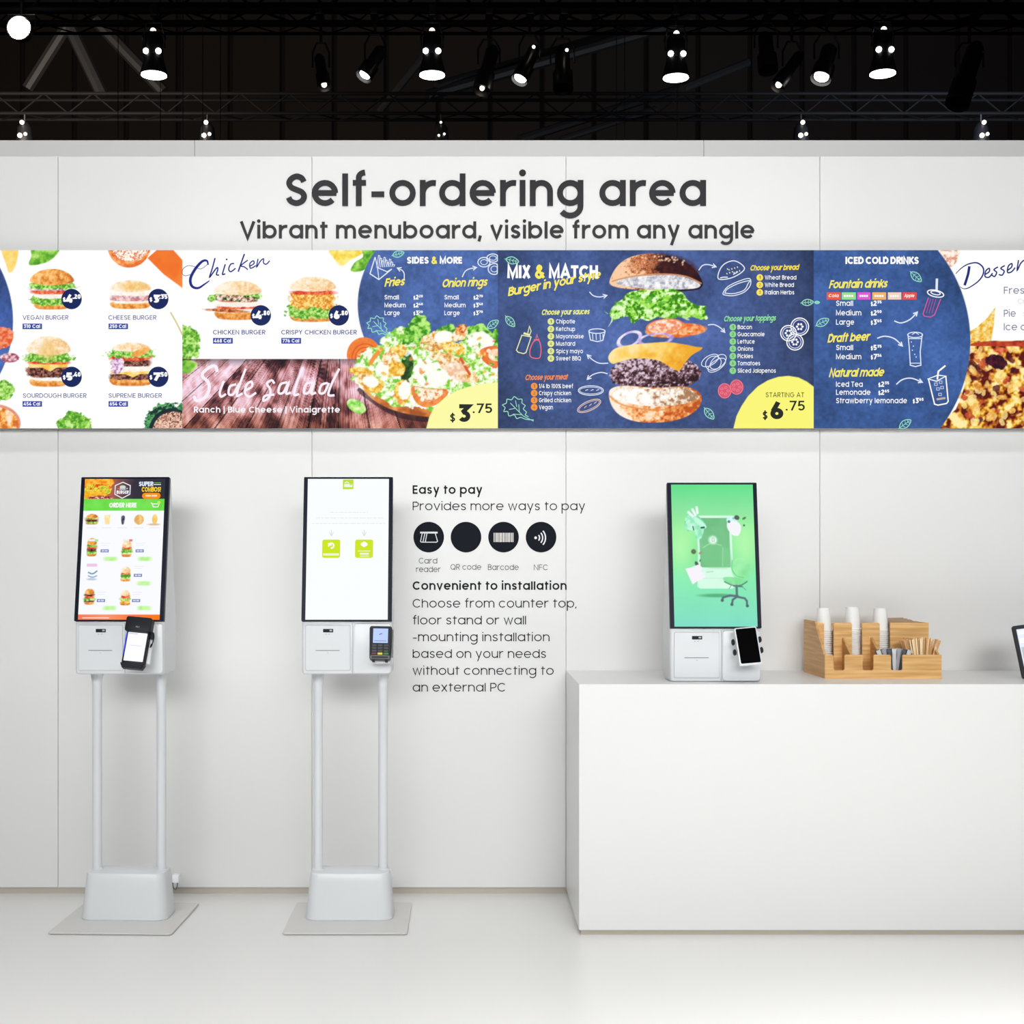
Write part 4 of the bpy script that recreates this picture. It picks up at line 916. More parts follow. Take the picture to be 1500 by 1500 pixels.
f.disc(332, 380, 1.3, NV, 1)
for nm, x0, x1, y, cal in (('CHICKEN BURGER', 312, 388.5, 489.8, '468 Cal'), ('CRISPY CHICKEN BURGER', 412, 522.5, 489.8, '776 Cal')):
    f.text(nm, x0, y, 6.4, TXN, .15, x1 - x0); tagbox(f, x0, 495, x0 + 29, 503.4, cal)
price(f, '4.80', 382, 462); price(f, '6.80', 496.2, 462)
SW_ = (250, 240, 250)
f.curve([(318, 545), (316, 537), (309, 537), (298, 545), (297, 552), (305, 560), (306, 572), (299, 583), (288, 587), (284, 580)], 4.6, SW_, 1, k=5)
for p_ in ([(328, 558), (322, 574), (324, 581), (331, 577)], [(346, 563), (337, 566), (335, 577), (342, 577), (350, 562)], [(360, 540), (350, 566), (347, 580), (355, 576)], [(360, 572), (369, 566), (368, 559), (361, 564), (359, 576), (366, 581), (375, 575)],
           [(402, 562), (398, 557), (391, 562), (396, 571), (394, 582), (386, 587), (388, 580), (402, 578)], [(421, 560), (411, 563), (408, 575), (415, 575), (423, 560), (419, 576), (426, 575)], [(444, 538), (435, 560), (431, 578), (438, 577)], [(458, 560), (448, 563), (445, 575), (452, 575), (460, 560), (456, 576), (463, 575)],
           [(480, 561), (471, 564), (468, 575), (475, 575), (482, 561)], [(497, 540), (486, 562), (481, 578), (490, 579)]):
    f.curve(p_, 3.4, SW_, 1, k=4)
f.disc(331, 546, 2.2, SW_)
f.text('Ranch | Blue Cheese | Vinaigrette', 284, 604.4, 8.8, (250, 246, 252), .19, 214)
f.text('SIDES & MORE', 596, 386.2, 10, WH, .24, 81, cols={6: (250, 235, 90)}, track=.07)
YC = (250, 235, 95)
script(f, 'Fries', 563, 420, 12, YC, 29, 4); script(f, 'Onion rings', 647, 421, 12, YC, 66, 2)
for i, (a, b, c) in enumerate((('Small', '2.20', '2.70'), ('Medium', '2.40', '3.40'), ('Large', '3.20', '3.70'))):
    y = (438.6, 450.2, 461.6)[i]; wd = (21, 31, 22.5)[i]
    f.text(a, 563.2, y, 6.6, WH, .155, wd); small_price(f, b, 605.5, y, 6.8); f.text(a, 651, y, 6.6, WH, .155, wd); small_price(f, c, 693.5, y, 6.8)
SK = (225, 232, 248); MT = (150, 222, 190)
f.line([(549.5, 376.5), (542, 401), (555, 409.5), (574, 394)], 1.6, SK); f.line([(549.5, 376.5), (553, 392), (567, 398), (574, 394)], 1.4, SK); f.line([(553, 392), (555, 409)], 1.2, SK)
for k in range(9): a = 552 + k * 2.7; f.line([(a, 392 - k * .2), (a + 2.5, 374 + (k % 3) * 3 + k * .9), (a + 4.5, 375 + (k % 3) * 3 + k * .9), (a + 3, 391)], 1.0, SK)
leafp(f, 583.5, 372, 17, 15, MT); leafp(f, 722, 475, 19, 35, MT); lettuce_sketch(f, 555, 477, .8, MT)
arrow(f, [(592, 411), (592, 401), (589, 396), (583, 393)], SK); arrow(f, [(677, 406), (681, 398), (687, 394), (697, 392)], SK)
for a, b, ry in ((709, 384, 7), (722, 378, 6), (724, 394, 8)): f.line([(min(728.5, a + x), b + y) for x, y in arc(0, 0, 9, ry, 0, 340, 16)], 1.5, SK, closed=True); f.line([(min(728.5, a + x), b + y) for x, y in arc(0, 0, 5, ry * .55, 0, 340, 12)], 1.0, SK, closed=True)
BK = (34, 40, 30)
f.text('$', 659, 617.5, 11.5, BK, .16, 8); f.text('3', 671.5, 618, 26, BK, .24, 17.5); f.text('.75', 692.5, 605, 14, BK, .17, 28.5, track=.16)
f.build('menu_text', M_SCREEN, t)
# ---- display 3
t, fm, cv = display(729.3, 1192, 'wall menu display with a large exploded burger in the middle')
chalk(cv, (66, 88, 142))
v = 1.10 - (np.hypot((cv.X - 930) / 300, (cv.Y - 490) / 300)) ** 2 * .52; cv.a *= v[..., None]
DKB = [(35, 10, 18), (110, 45, 25), (200, 120, 70), (250, 205, 165)]
cv.poly([(893, 415), (897, 401), (906, 388), (920, 378), (940, 372.5), (962, 371.5), (985, 376), (1006, 385), (1020, 397), (1028, 410), (1029, 419), (1020, 424.5), (990, 427), (960, 427), (930, 424), (905, 421)], DKB, 4, 1.6, 1, grad=(1015, 396, 900, 402, 1.7))
cv.blob(985, 390, 36, 15, [(35, 10, 18), (75, 25, 22)], 2, 14, .3, 5, 5, 2, seed=2, al=.85, soft=7)
cv.blob(945, 384, 22, 11, [(190, 90, 40), (240, 170, 120), (120, 50, 30)], 2, -10, .4, 5, 2.5, 3, seed=3, al=.7, soft=5)
cv.poly([(902, 414), (912, 409), (935, 405), (960, 403), (990, 403), (1012, 409), (1026, 417), (1018, 422.5), (990, 424), (958, 424), (930, 421), (910, 418)], [(165, 165, 180), (225, 225, 232), (255, 252, 250)], 4, 2.0, 4)
cv.stroke([(897, 412), (915, 407), (940, 403), (975, 401.5), (1005, 405), (1027, 415)], 2.0, [(215, 150, 105)])
for k in range(30): a = rs.uniform(935, 1005); cv.blob(a, 376 + abs(a - 965) * .16 + rs.uniform(-3, 6), 1.6, 1.0, [(250, 215, 180)], rot=rs.uniform(0, 180), al=.85)
LT = [(55, 130, 20), (120, 205, 40), (180, 240, 110), (235, 255, 215)]
cv.poly([(885, 455), (892, 460), (900, 446), (912, 438), (920, 429), (938, 425), (965, 424), (985, 423), (1000, 429), (1008, 440), (1022, 447), (1035, 449), (1033, 457), (1037, 467), (1026, 468), (1016, 464), (1003, 466), (992, 462), (980, 468), (965, 464), (950, 470), (938, 467), (927, 474), (920, 464), (908, 466), (898, 470), (891, 479), (896, 466)], LT, 4.5, 3.6, 5, grad=(1030, 460, 900, 440, .5))
for k in range(46): a = rs.uniform(897, 1028); b = rs.uniform(430, 466); cv.blob(a, b, rs.uniform(3, 8), rs.uniform(2, 4), [[(235, 255, 215), (200, 245, 150)], [(60, 140, 25), (110, 200, 50)], [(140, 220, 60), (190, 245, 110)]][rs.randint(3)], 2, rs.uniform(-40, 40), .6, 3, 3, 3, seed=k, al=.75) if b > 432 + abs(a - 955) * .18 else None
cv.blob(990, 484, 45, 10.5, [(225, 95, 35), (245, 150, 80), (255, 215, 170)], 2, -3, .1, ns=6, con=2.4, seed=6)
cv.blob(974, 478.5, 27, 11, [(240, 140, 100), (255, 205, 175), (255, 240, 225)], 2, -6, .08, ns=5, con=2.6, seed=7); cv.blob(974, 478.5, 28, 11.6, [(245, 130, 70)], 2, -6, ring=.88)
cv.blob(1015, 484, 18, 6.5, [(250, 185, 130), (235, 110, 50)], 2, -4, ring=.45, seed=8)
cv.blob(922, 497, 20, 11, [(190, 165, 230), (245, 240, 252)], 2, -25, ring=.72, ns=8, seed=9); cv.blob(960, 497, 27, 9, [(170, 140, 225), (235, 228, 250)], 2, -6, ring=.76, ns=8, seed=10)
cv.blob(960, 547, 67, 24, [(42, 20, 24), (86, 54, 58), (140, 108, 122), (220, 198, 212)], 2.3, -1, .12, 5, 3.4, 2.5, seed=11, shade=.32)
cv.poly([(892, 528), (892, 520), (902, 510), (925, 505), (945, 503), (975, 501), (1000, 504), (1020, 508), (1028.5, 509), (1026, 513), (1014, 520), (1003, 532), (995, 543), (984, 539), (972, 531), (955, 526), (930, 525), (908, 530), (898, 533)], [(240, 170, 40), (252, 205, 90), (255, 230, 160)], 14, 1.4, 12, grad=(1000, 540, 920, 505, .8))
cv.blob(984, 528, 18, 9, [(230, 150, 20), (248, 190, 60)], 2, 18, al=.6, soft=5)
OB = [(190, 85, 25), (235, 140, 70), (255, 205, 150), (255, 240, 225)]
cv.poly([(892, 578), (896, 569), (915, 565), (960, 568), (1000, 566), (1020, 572), (1028, 582), (1024, 596), (1010, 608), (988, 616), (960, 619), (930, 617), (908, 608), (896, 594)], OB, 6, 1.8, 13, grad=(1010, 612, 920, 580, .9))
cv.poly([(897, 577), (915, 568), (955, 570), (1000, 567), (1024, 580), (1015, 588), (985, 594), (950, 595), (920, 590), (903, 585)], [(170, 125, 90), (235, 210, 185), (255, 247, 235), (255, 255, 255)], 5, 2.2, 14, grad=(1000, 568, 930, 590, .6))
cv.stroke([(893, 580), (912, 593), (950, 600), (990, 598), (1026, 584)], 2.5, [(225, 140, 70)], al=.7)
cv.poly([(1074, 629), (1079, 609), (1086, 595), (1096, 580), (1110, 566), (1125, 557), (1140, 552), (1155, 550.5), (1170, 553), (1182, 559), (1194, 568), (1194, 629)], [(250, 246, 120)], smooth=False)
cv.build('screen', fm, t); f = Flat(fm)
f.text('MIX & MATCH', 743, 407.4, 18.8, WH, .235, 133, cols={4: YC}, track=.06)
script(f, 'Burger in your style', 744, 434, 12.5, YC, 138, 11)
def menu(head, x, y, wd, col, bxp, ys, items, tx, rot=1, cap=8.2, bcol=None):
    script(f, head, x, y, cap, col, wd, rot, w=.21)
    for k, (yy, (it, iw)) in enumerate(zip(ys, items)):
        f.disc(bxp, yy, 4.9, bcol or col, 1); f.text(str(k + 1), bxp - 1.2, yy + 2.1, 4.4, (110, 125, 90), .16, 2.6, lay=2); f.text(it, tx, yy + 3.0, 6.2, WH, .155, iw)
menu('Choose your sauces', 793, 461.5, 70, (238, 240, 130), 807, (470.9, 481.9, 492.7, 503.4, 514.4, 525), (('Chipotle', 28), ('Ketchup', 28), ('Mayonnaise', 40.5), ('Mustard', 28), ('Spicy mayo', 39.5), ('Sweet BBQ', 36.5)), 814.5, bcol=(225, 232, 145))
menu('Choose your meat', 769, 557, 62, (245, 140, 70), 782.5, (565.6, 575.9, 586.3, 596.6), (('1/4 lb 100% beef', 50), ('Crispy chicken', 47), ('Grilled chicken', 47), ('Vegan', 20.5)), 789.5, bcol=(245, 150, 60))
menu('Choose your bread', 1098.5, 396.5, 71, (252, 225, 60), 1113, (406.5, 417.3, 428.3), (('Wheat Bread', 46), ('White Bread', 42.5), ('Italian Herbs', 43)), 1120.5, bcol=(250, 225, 90))
menu('Choose your toppings', 1060, 471, 76, (140, 222, 150), 1073.5, (479.2, 489.6, 500.3, 510.9, 521.7, 532.2, 543), (('Bacon', 21), ('Guacamole', 39.5), ('Lettuce', 25), ('Onions', 23), ('Pickles', 22.5), ('Tomatoes', 33), ('Sliced Jalapenos', 56)), 1080.5, bcol=(140, 215, 140))
leafp(f, 750.5, 381.5, 19, -12, MT); leafp(f, 747.5, 471, 19, -50, MT); leafp(f, 1183, 443, 17, 5, MT); leafp(f, 1039, 606, 20, -50, MT); lettuce_sketch(f, 757, 598, .95, MT)
arrow(f, [(863.5, 427.5), (869, 433), (878, 435), (888, 433)], SK); arrow(f, [(891, 532), (878, 532), (868, 527), (861, 520.5)], SK); arrow(f, [(890, 547.5), (880, 545.5), (868, 549), (861, 555)], SK)
arrow(f, [(1023.5, 396), (1029, 389), (1037, 387.5), (1048, 390.5)], SK); arrow(f, [(1037, 476), (1046, 475.5), (1055, 480), (1061, 486)], SK)
CB = (232, 236, 170); f.line([(764.5, 491), (756.5, 513), (759, 516), (767, 518), (770.5, 516.5), (778, 493.5)], 1.4, CB, closed=True); f.line([(767, 488), (776.5, 491)], 3, CB); f.line([(773, 488), (775.5, 478), (778, 485), (776, 490)], 1.3, CB)
CR = (238, 110, 120); f.curve([(782, 500), (776.5, 512), (777, 522), (785, 525), (791, 523), (792.5, 511), (789.5, 499)], 1.4, CR, 1, closed=True); f.line([(782, 498.5), (790, 497)], 2.4, CR); f.line([(785, 496), (786.5, 490), (788, 495)], 1.2, CR)
f.line([(874.5 + x, 485 + y) for x, y in arc(0, 0, 12, 3.4, 0, 340, 16)], 1.4, SK, closed=True); f.line([(862.5, 485), (865, 498), (875, 500.5), (883, 498.5), (886.5, 485)], 1.5, SK)
for a in (868, 873, 879, 883): f.line([(a, 489), (a + .6, 498)], 1.1, SK)
for (a, b, ro, c) in ((865.5, 572, 0, SK), (863, 594.5, 24, (225, 195, 185))):
    q = lambda rx, ry: [(a + x * math.cos(R(ro)) + y * math.sin(R(ro)), b - x * math.sin(R(ro)) + y * math.cos(R(ro))) for x, y in arc(0, 0, rx, ry, 0, 340, 18)]
    f.line(q(18.5, 7), 1.2, c, closed=True); f.line(q(16.5, 5), .8, c, closed=True)
    for k in (-8, 0, 8): f.line([(a + k * math.cos(R(ro)), b - k * math.sin(R(ro))), (a + (k + 4) * math.cos(R(ro)), b - (k + 4) * math.sin(R(ro)) - 1.5)], 1.0, c)
f.curve([(1052.5, 408.5), (1054, 396), (1062, 386), (1075, 382), (1086, 387), (1090.5, 394), (1082, 402), (1068, 408)], 1.5, SK, 1, closed=True)
for k in range(14): a = 1058 + (k * 7.3) % 26; b = 389 + (k * 4.1) % 11; f.line([(a, b), (a + .8, b + 2)], 1.3, (225, 232, 190)) if b > 400 - (a - 1052) * .6 else None
f.line([(1055, 407), (1060, 406), (1066, 406)], 1.6, SK); f.line([(1074, 402), (1081, 398)], 1.6, SK)
for k, (o1, o2) in enumerate(((0, 0), (3, 3))): f.curve([(1059 + o1, 430 - o2 * .3), (1066, 420 + o2), (1082, 412 + o2), (1098, 408 + o2), (1099 - o1, 418 - o2), (1090, 428 - o2), (1075, 433 - o2), (1064, 432.5 - o2)], 1.3, SK, 1, closed=True)
for (a, b, r_) in ((1171.5, 478.5, 13), (1155, 488, 11.5), (1164.5, 501, 12)):
    f.disc(a, b, r_ - 1, (50, 68, 125), 1.2); f.line([(a + x, b + y) for x, y in arc(0, 0, r_, r_ * .98, 0, 345, 22)], 1.5, WH, 1.6, closed=True); f.line([(a + x, b + y) for x, y in arc(0, 0, r_ - 3, r_ - 3, 0, 340, 20)], 1.0, SK, 1.6, closed=True)
    for k in range(6): f.disc(a + 4 * math.cos(k * 1.05), b + 4 * math.sin(k * 1.05), 1.7, WH, 1.6, n=8)
for (a, b, rx, ry, ro) in ((1040, 528, 14, 7, 30), (1050, 535, 15, 7, 35), (1045, 532, 12, 10, 30), (1052, 530, 8, 14, -50)):
    f.line([(a + x * math.cos(R(ro)) + y * math.sin(R(ro)), b - x * math.sin(R(ro)) + y * math.cos(R(ro))) for x, y in arc(0, 0, rx, ry, 0, 342, 18)], 1.1, SK, closed=True)
for (a, b) in ((1061.5, 572.5), (1079, 567)):
    f.disc(a, b, 9.5, (215, 88, 115), 1.1); f.line([(a + x, b + y) for x, y in arc(0, 0, 9.3, 10.5, 0, 342, 20)], 1.3, (245, 120, 130), 1.5, closed=True)
    for k in range(5): f.line([(a + 5 * math.cos(k * 1.26) + x, b + 5 * math.sin(k * 1.26) + y) for x, y in arc(0, 0, 2, 1.6, 0, 320, 8)], .7, (245, 140, 150), 1.5, closed=True)
f.text('STARTING AT', 1121.5, 581.8, 7, BK, .13, 56.5); f.text('$', 1117, 614, 11.5, BK, .17, 7.5); f.text('6', 1128.5, 614, 25, BK, .25, 19); f.text('.75', 1151, 601.3, 14.3, BK, .16, 28, track=.16)
f.build('menu_text', M_SCREEN, t)
# ---- display 4 (right one, cut by the frame)
t, fm, cv = display(1192, 1654, 'wall menu display listing iced cold drinks and desserts, rightmost of the row')
cv.poly([(1374, 362), (1405, 362), (1403, 378), (1398, 388), (1388, 392), (1380, 385)], [(225, 150, 120), (250, 225, 205), (255, 245, 235)], 4, 3, 1)
cv.poly([(1458, 450), (1446, 466), (1430, 480), (1416, 488), (1418, 505), (1452, 500), (1456, 475)], [(225, 160, 40), (245, 200, 90), (255, 235, 170)], 5, 2.5, 2, smooth=False)
cv.poly([(1380, 629), (1400, 600), (1414, 560), (1421, 505), (1445, 500), (1480, 499), (1560, 501), (1600, 530), (1610, 629)], [(90, 20, 20), (180, 95, 25), (240, 190, 60), (255, 238, 170)], 11, 3.6, 3)
for k in range(150):
    a, b = rs.uniform(1400, 1590), rs.uniform(512, 622)
    if a > 1421 - (b - 500) * .28: cv.blob(a, b, rs.uniform(3, 9), rs.uniform(2, 6), [[(240, 170, 70), (255, 225, 140)], [(255, 240, 180), (255, 225, 120)], [(55, 15, 35), (110, 40, 35)], [(200, 110, 40), (240, 170, 80)], [(215, 90, 50), (170, 60, 45)]][rs.choice(5, p=[.3, .32, .12, .16, .1])], 2, rs.uniform(0, 180), .6, 4, 3, 3, seed=k, al=.8)
cv.blob(1460, 530, 16, 10, [(40, 10, 30), (90, 25, 40)], 2, 20, .4, 5, 4, 2, seed=60); cv.blob(1466, 513, 11, 4, [(190, 60, 30), (235, 130, 90)], seed=61); cv.poly([(1421, 506), (1445, 500), (1560, 501), (1560, 507), (1450, 507)], [(160, 40, 25), (205, 85, 50)], 6, 2, 62)
n = np.clip(208 - np.hypot(cv.X - 1213.5, cv.Y - 499) + .5, 0, 1); chalk(cv, (58, 90, 150), n)
cv.build('screen', fm, t); f = Flat(fm)
f.text('ICED COLD DRINKS', 1238.5, 386.7, 10.6, WH, .24, 107.5, track=.05, space=.22)
script(f, 'Fountain drinks', 1214, 422.5, 12, YC, 85, 1); script(f, 'Draft beer', 1212, 502, 12.5, YC, 61, 3); script(f, 'Natural made', 1214, 552.5, 12.5, YC, 80, 1)
for x0, x1, c, tx in ((1211, 1231.5, (235, 90, 60), 'Cola'), (1233, 1253.7, (150, 225, 140), 'Lime'), (1256, 1275, (225, 90, 215), 'Grape'), (1277.8, 1298, (245, 180, 100), 'Orange'), (1300.6, 1320.3, (245, 210, 190), 'Peach'), (1322, 1342.6, (235, 80, 70), 'Apple')):
    f.rect(x0, 428.2, x1, 438.8, c, 1)
    if tx in ('Cola', 'Apple'): f.text(tx, x0 + 2.5, 435.3, 4.6, WH, .18, x1 - x0 - 6, slant=.2, lay=2)
    else:
        for q_ in range(4): f.rect(x0 + 3 + q_ * (x1 - x0 - 6) / 4, 432, x0 + 2.2 + (q_ + 1) * (x1 - x0 - 6) / 4, 435, (255, 250, 250), 2)
for it, y, wd, pr, pxx in (('Small', 448, 25, '2.35', 1275.5), ('Medium', 462, 37, '2.50', 1275.5), ('Large', 475.6, 26.5, '3.65', 1275.5), ('Small', 512.8, 25, '5.35', 1275.5), ('Medium', 526.2, 37, '7.34', 1275.5), ('Iced Tea', 566.6, 39, '2.35', 1286.5), ('Lemonade', 578.4, 50.5, '2.65', 1286.5), ('Strawberry lemonade', 590.6, 104, '3.65', 1337)):
    f.text(it, 1224.7, y, 7.7, WH, .15, wd); small_price(f, pr, pxx, y, 7.8)
leafp(f, 1342, 405.5, 20, -42, MT); leafp(f, 1205, 472, 20, 28, MT); leafp(f, 1197, 443, 7, 0, MT); leafp(f, 1326, 621, 20, 35, MT)
arrow(f, [(1310, 470), (1320, 473), (1333, 468), (1343, 458)], SK, w=1.8); arrow(f, [(1285, 495.5), (1296, 492.5), (1310, 496), (1321, 506)], SK, w=1.8); arrow(f, [(1313, 563), (1322, 556), (1335, 554), (1350, 559.5)], SK, w=1.8)
f.line([(1372.5, 408), (1372, 425)], 3.4, SK); f.line([(1370.5 + x, 430 + y * .9 + x * .18) for x, y in arc(0, 0, 12, 5.5, 0, 345, 20)], 1.5, WH, closed=True); f.line([(1370.5 + x, 429 + y + x * .18) for x, y in arc(0, 0, 7, 2.6, 0, 345, 16)], 1.3, WH, closed=True)
PK = (225, 85, 150); f.line([(1360, 436), (1352, 460), (1354, 463), (1363, 464.5), (1369, 461), (1378, 438)], 1.4, PK)
for a in (1363, 1367, 1371): f.line([(a, 438), (a - 6, 459)], .9, (190, 80, 150))
f.line([(1330, 489), (1332, 510), (1333.5, 535), (1341, 537), (1349, 535), (1348, 515), (1351, 489)], 1.5, SK); f.line([(1340.5 + x, 490.5 + y) for x, y in arc(0, 0, 11, 4, 0, 345, 20)], 1.3, SK, closed=True); f.line([(1330, 496), (1351, 496)], 1.2, SK); f.line([(1334, 532), (1349, 532)], 1.1, SK); f.line([(1336, 490), (1341, 487), (1346, 490)], 1.2, SK)
for a, b in ((1335, 501), (1338, 507), (1336.5, 513), (1340, 519), (1342, 523)): f.disc(a, b, .9, SK, 1, n=8)
f.line([(1360, 555), (1369, 592), (1374, 593.5), (1386.5, 591), (1389, 588), (1385.5, 551)], 1.8, WH); f.line([(1359.5, 555), (1372, 558.5), (1385.5, 551), (1374, 549.5)], 1.5, WH, closed=True); f.line([(1373, 556), (1374.5, 544), (1385, 535.5)], 2.4, WH)
for a, b in ((1371, 563), (1378, 560), (1374, 570), (1380, 568), (1377, 578)): f.rect(a - 2.5, b - 2.5, a + 2.5, b + 2, (190, 200, 225)); f.rect(a - 1.5, b - 1.5, a + 1.5, b + 1, (70, 95, 150), 1.5)
f.line([(1372, 585), (1385, 583)], 3, (190, 175, 165))
f.curve([(1400, 401), (1408, 393), (1418, 387), (1431, 385), (1440, 392), (1440, 402), (1433, 412), (1420, 421), (1412, 423), (1406, 420)], 2.2, (30, 45, 120), 1, k=5, taper=True); f.curve([(1420, 390), (1418, 402), (1413, 418)], 3.8, (30, 45, 120), 1)
for p_ in ([(1443, 402), (1449, 398), (1449, 393), (1444, 397), (1443, 405), (1449, 406), (1454, 400)], [(1462, 391), (1456, 395), (1460, 399), (1457, 405), (1453, 403)], [(1472, 389), (1466, 393), (1471, 397), (1468, 403), (1463, 402)], [(1476, 396), (1482, 391), (1482, 386), (1477, 390), (1476, 399), (1482, 398), (1487, 392)], [(1492, 381), (1490, 396), (1495, 386), (1500, 381)], [(1510, 368), (1506, 385), (1505, 394), (1510, 391)], [(1500, 378), (1514, 376)], [(1524, 378), (1518, 382), (1523, 386), (1520, 392), (1515, 390)]): f.curve(p_, 2.0, (30, 45, 120), 1)
GT = (110, 116, 145)
for tx, y, wd in (('Fresh fruit', 430.3, 73), ('Pie', 464, 17.5), ('Ice cream', 483.8, 70)): f.text(tx, 1470.5, y, 10.2, GT, .12, wd)
f.text('Cream', 1491, 445, 7.5, (215, 215, 222), .12, 34); f.text('$', 1499.5, 464, 8, GT, .14, 5); f.text('4.20', 1507, 464, 9.5, GT, .12, 26)
f.build('menu_text', M_SCREEN, t)
# ---------------------------------------------------------------- kiosk screens; coordinates 0..118 across, 0..208 down
def kscreen(s, paint):
    fm = lambda x, y, l: (AX0 + (AX1 - AX0) * x / 118, -.0124 - .0004 * (l + 1), AZ1 - (AZ1 - AZ0) * y / 208)
    cv = Canvas(0, 0, 118, 208, .8, (249, 251, 255), 3); f = Flat(fm); paint(cv, f); cv.build('lit_image', fm, s)
    if f.v: f.build('screen_print', M_SCREEN, s)
def mini(cv, cx, by, w, h, sd):
    L = [[('bot', .2, 1), ('let', .16, 1.05), ('pat', .2, 1), ('tom', .14, .95), ('let', .12, 1.05), ('top', .4, .95)], [('bot', .2, 1), ('may', .12, .95), ('let', .24, 1.1), ('tom', .14, .9), ('topp', .42, .95)], [('bot', .2, 1), ('pat', .16, 1), ('let', .14, 1.2), ('tom', .2, .95), ('pat', .14, 1), ('top', .36, .95)], [('bot', .18, 1), ('cru', .24, 1), ('let', .16, 1.1), ('tom', .2, .9), ('topp', .36, .9)]][sd % 4]
    burger(cv, cx, by, w, [(k, q * h, f_) for k, q, f_ in L], sd)
def paint1(cv, f):
    w = cv.win(0, 0, 118, 31.5); g = cv.X[w] / 118; cv.a[w] = cv.ramp(np.clip((g - .28) * 2.0 + (cv.noise(20, 2)[w] - .5) * .3, 0, 1), [(190, 100, 80), (110, 75, 80), (50, 45, 60), (48, 46, 58)])
    cv.blob(18, 5, 24, 12, [(235, 120, 20), (255, 170, 40), (255, 205, 90)], 2, 0, .3, 6, 5, 2.4, seed=1); cv.blob(20, 16, 21, 9, [(215, 80, 20), (245, 200, 60), (250, 235, 80), (150, 190, 40)], 2, 0, .5, 4, 3, 3, seed=2); cv.blob(14, 25, 20, 7, [(235, 160, 20), (250, 205, 60)], 2, 0, .3, 4, 3, 2, seed=3); cv.blob(24, 29, 18, 4, [(110, 20, 20), (200, 70, 70), (240, 200, 200)], 2, 0, .4, 3, 2, 3, seed=4)
    cv.a[cv.win(0, 32, 118, 46)] = (112, 222, 72)
    q = cv.win(0, 32, 118, 46); cv.a[q] = cv.ramp(cv.noise(16, 4)[q], [(95, 210, 60), (130, 235, 95)])
    w = cv.win(0, 202.5, 118, 208); cv.a[w] = cv.ramp(cv.X[w] / 118, [(250, 120, 85), (252, 150, 110), (253, 120, 60), (255, 120, 10)])
    mini(cv, 13, 68, 17, 14, 0); cv.poly([(31, 54), (40, 54), (39, 68), (32, 68)], [(250, 220, 150), (255, 238, 190)], 4, 2, 1, smooth=False); cv.poly([(56, 56), (61, 56), (60, 67), (57, 67)], [(45, 40, 60), (120, 110, 140)], 3, 3, 1); cv.blob(82, 61, 7, 7.5, [(230, 170, 90), (250, 215, 140)], ns=4); cv.blob(105, 60, 4, 7, [(245, 190, 80), (255, 225, 140)]); cv.blob(104, 68, 9, 1.5, [(220, 190, 150)])
    for cx, by, sd in ((15, 115, 0), (66, 116, 1), (66, 152, 1), (15, 186, 2), (67, 187, 3)): mini(cv, cx, by, 14, 24 if by < 120 else 21, sd)
    cv.a[cv.win(4, 88, 6, 116)] = cv.a[2, 2] * 0 + 250
    cv.stroke([(12, 139), (18, 141), (24, 137)], 2, [(110, 150, 180)]); cv.stroke([(12, 144), (18, 146), (24, 144)], 1.6, [(130, 160, 200)]); cv.blob(17, 149, 7, 1.6, [(190, 200, 215)])
    for x, y in ((34, 114), (84, 114), (84, 150), (36, 186), (86, 186)): cv.blob(x + 9, y + 5, 9, 3, [(200, 250, 165), (180, 240, 140)], 4, soft=2)
    f.line([(56, 5), (67, 10), (67, 23), (56, 29), (45, 23), (45, 10)], 1.3, (240, 240, 250), 1, closed=True); f.text('BURGER', 47.5, 22.5, 5, WH, .22, 17.5, lay=2)
    f.disc(56, 12.3, 4.5, (205, 225, 190), 1, 2.6); f.rect(51.5, 14, 60.5, 16.5, (185, 190, 225), 1.3); f.disc(49.5, 14.5, 1.1, (230, 110, 100), 1); f.disc(62.5, 14.5, 1.1, (200, 200, 240), 1)
    f.text('SUPER', 79.5, 11, 6.8, (225, 235, 255), .24, 21, track=.04); f.line([(102, 6), (112, 6)], 1, (110, 190, 90)); f.line([(101, 8.6), (112, 8.6)], 1, WH); f.text('COMBOS!', 84, 19.5, 7.4, (252, 208, 30), .24, 28, track=.04)
    f.fan([(98.5 + x, 25.4 + y) for x, y in rrect(-13.5, 13.5, -4.4, 4.4, 4.3)], (252, 140, 20), 1); f.rect(90, 24, 98, 26.6, (255, 225, 180), 2); f.rect(99, 24, 107, 26.6, (255, 225, 180), 2)
    f.text('ORDER HERE', 37.5, 42.8, 7, WH, .24, 40, track=.06); f.line([(98, 36), (100, 36.5), (102, 42), (109, 42), (110.5, 37.5), (101, 37.5)], 1.2, WH); f.disc(110, 35.5, 2.6, (190, 240, 80), 1.2)
    for x in (13, 35, 58, 82, 105): f.line([(x - 7, 73), (x + 7, 73)], .7, (225, 215, 232))
    for x, y, c in ((10, 90, (160, 235, 160)), (60, 90, (240, 130, 130))): f.rect(x, y, x + 9, y + 3, (238, 240, 235), 1); f.rect(x + 9, y, x + 14, y + 3.4, c, 1)
    f.rect(9, 126, 24, 130.5, (238, 200, 230), 1)
    for x, y in ((28, 105), (79, 105), (78, 141), (26, 178), (77, 178)): f.rect(x, y, x + 12, y + 4.4, (118, 128, 185), 1); f.rect(x + 1.6, y + 1.2, x + 5.4, y + 3.2, (215, 220, 245), 2); f.rect(x + 6.2, y + 1.2, x + 10.4, y + 3.2, (215, 220, 245), 2)
    for x, y in ((28, 96), (79, 96), (78, 130), (26, 168), (77, 168)): f.line([(x, y), (x + 14, y)], .6, (225, 230, 240)); f.line([(x, y + 3), (x + 11, y + 3)], .6, (228, 232, 242))
    f.line([(6, 205.4), (45, 205.4)], 1.4, (255, 215, 205))
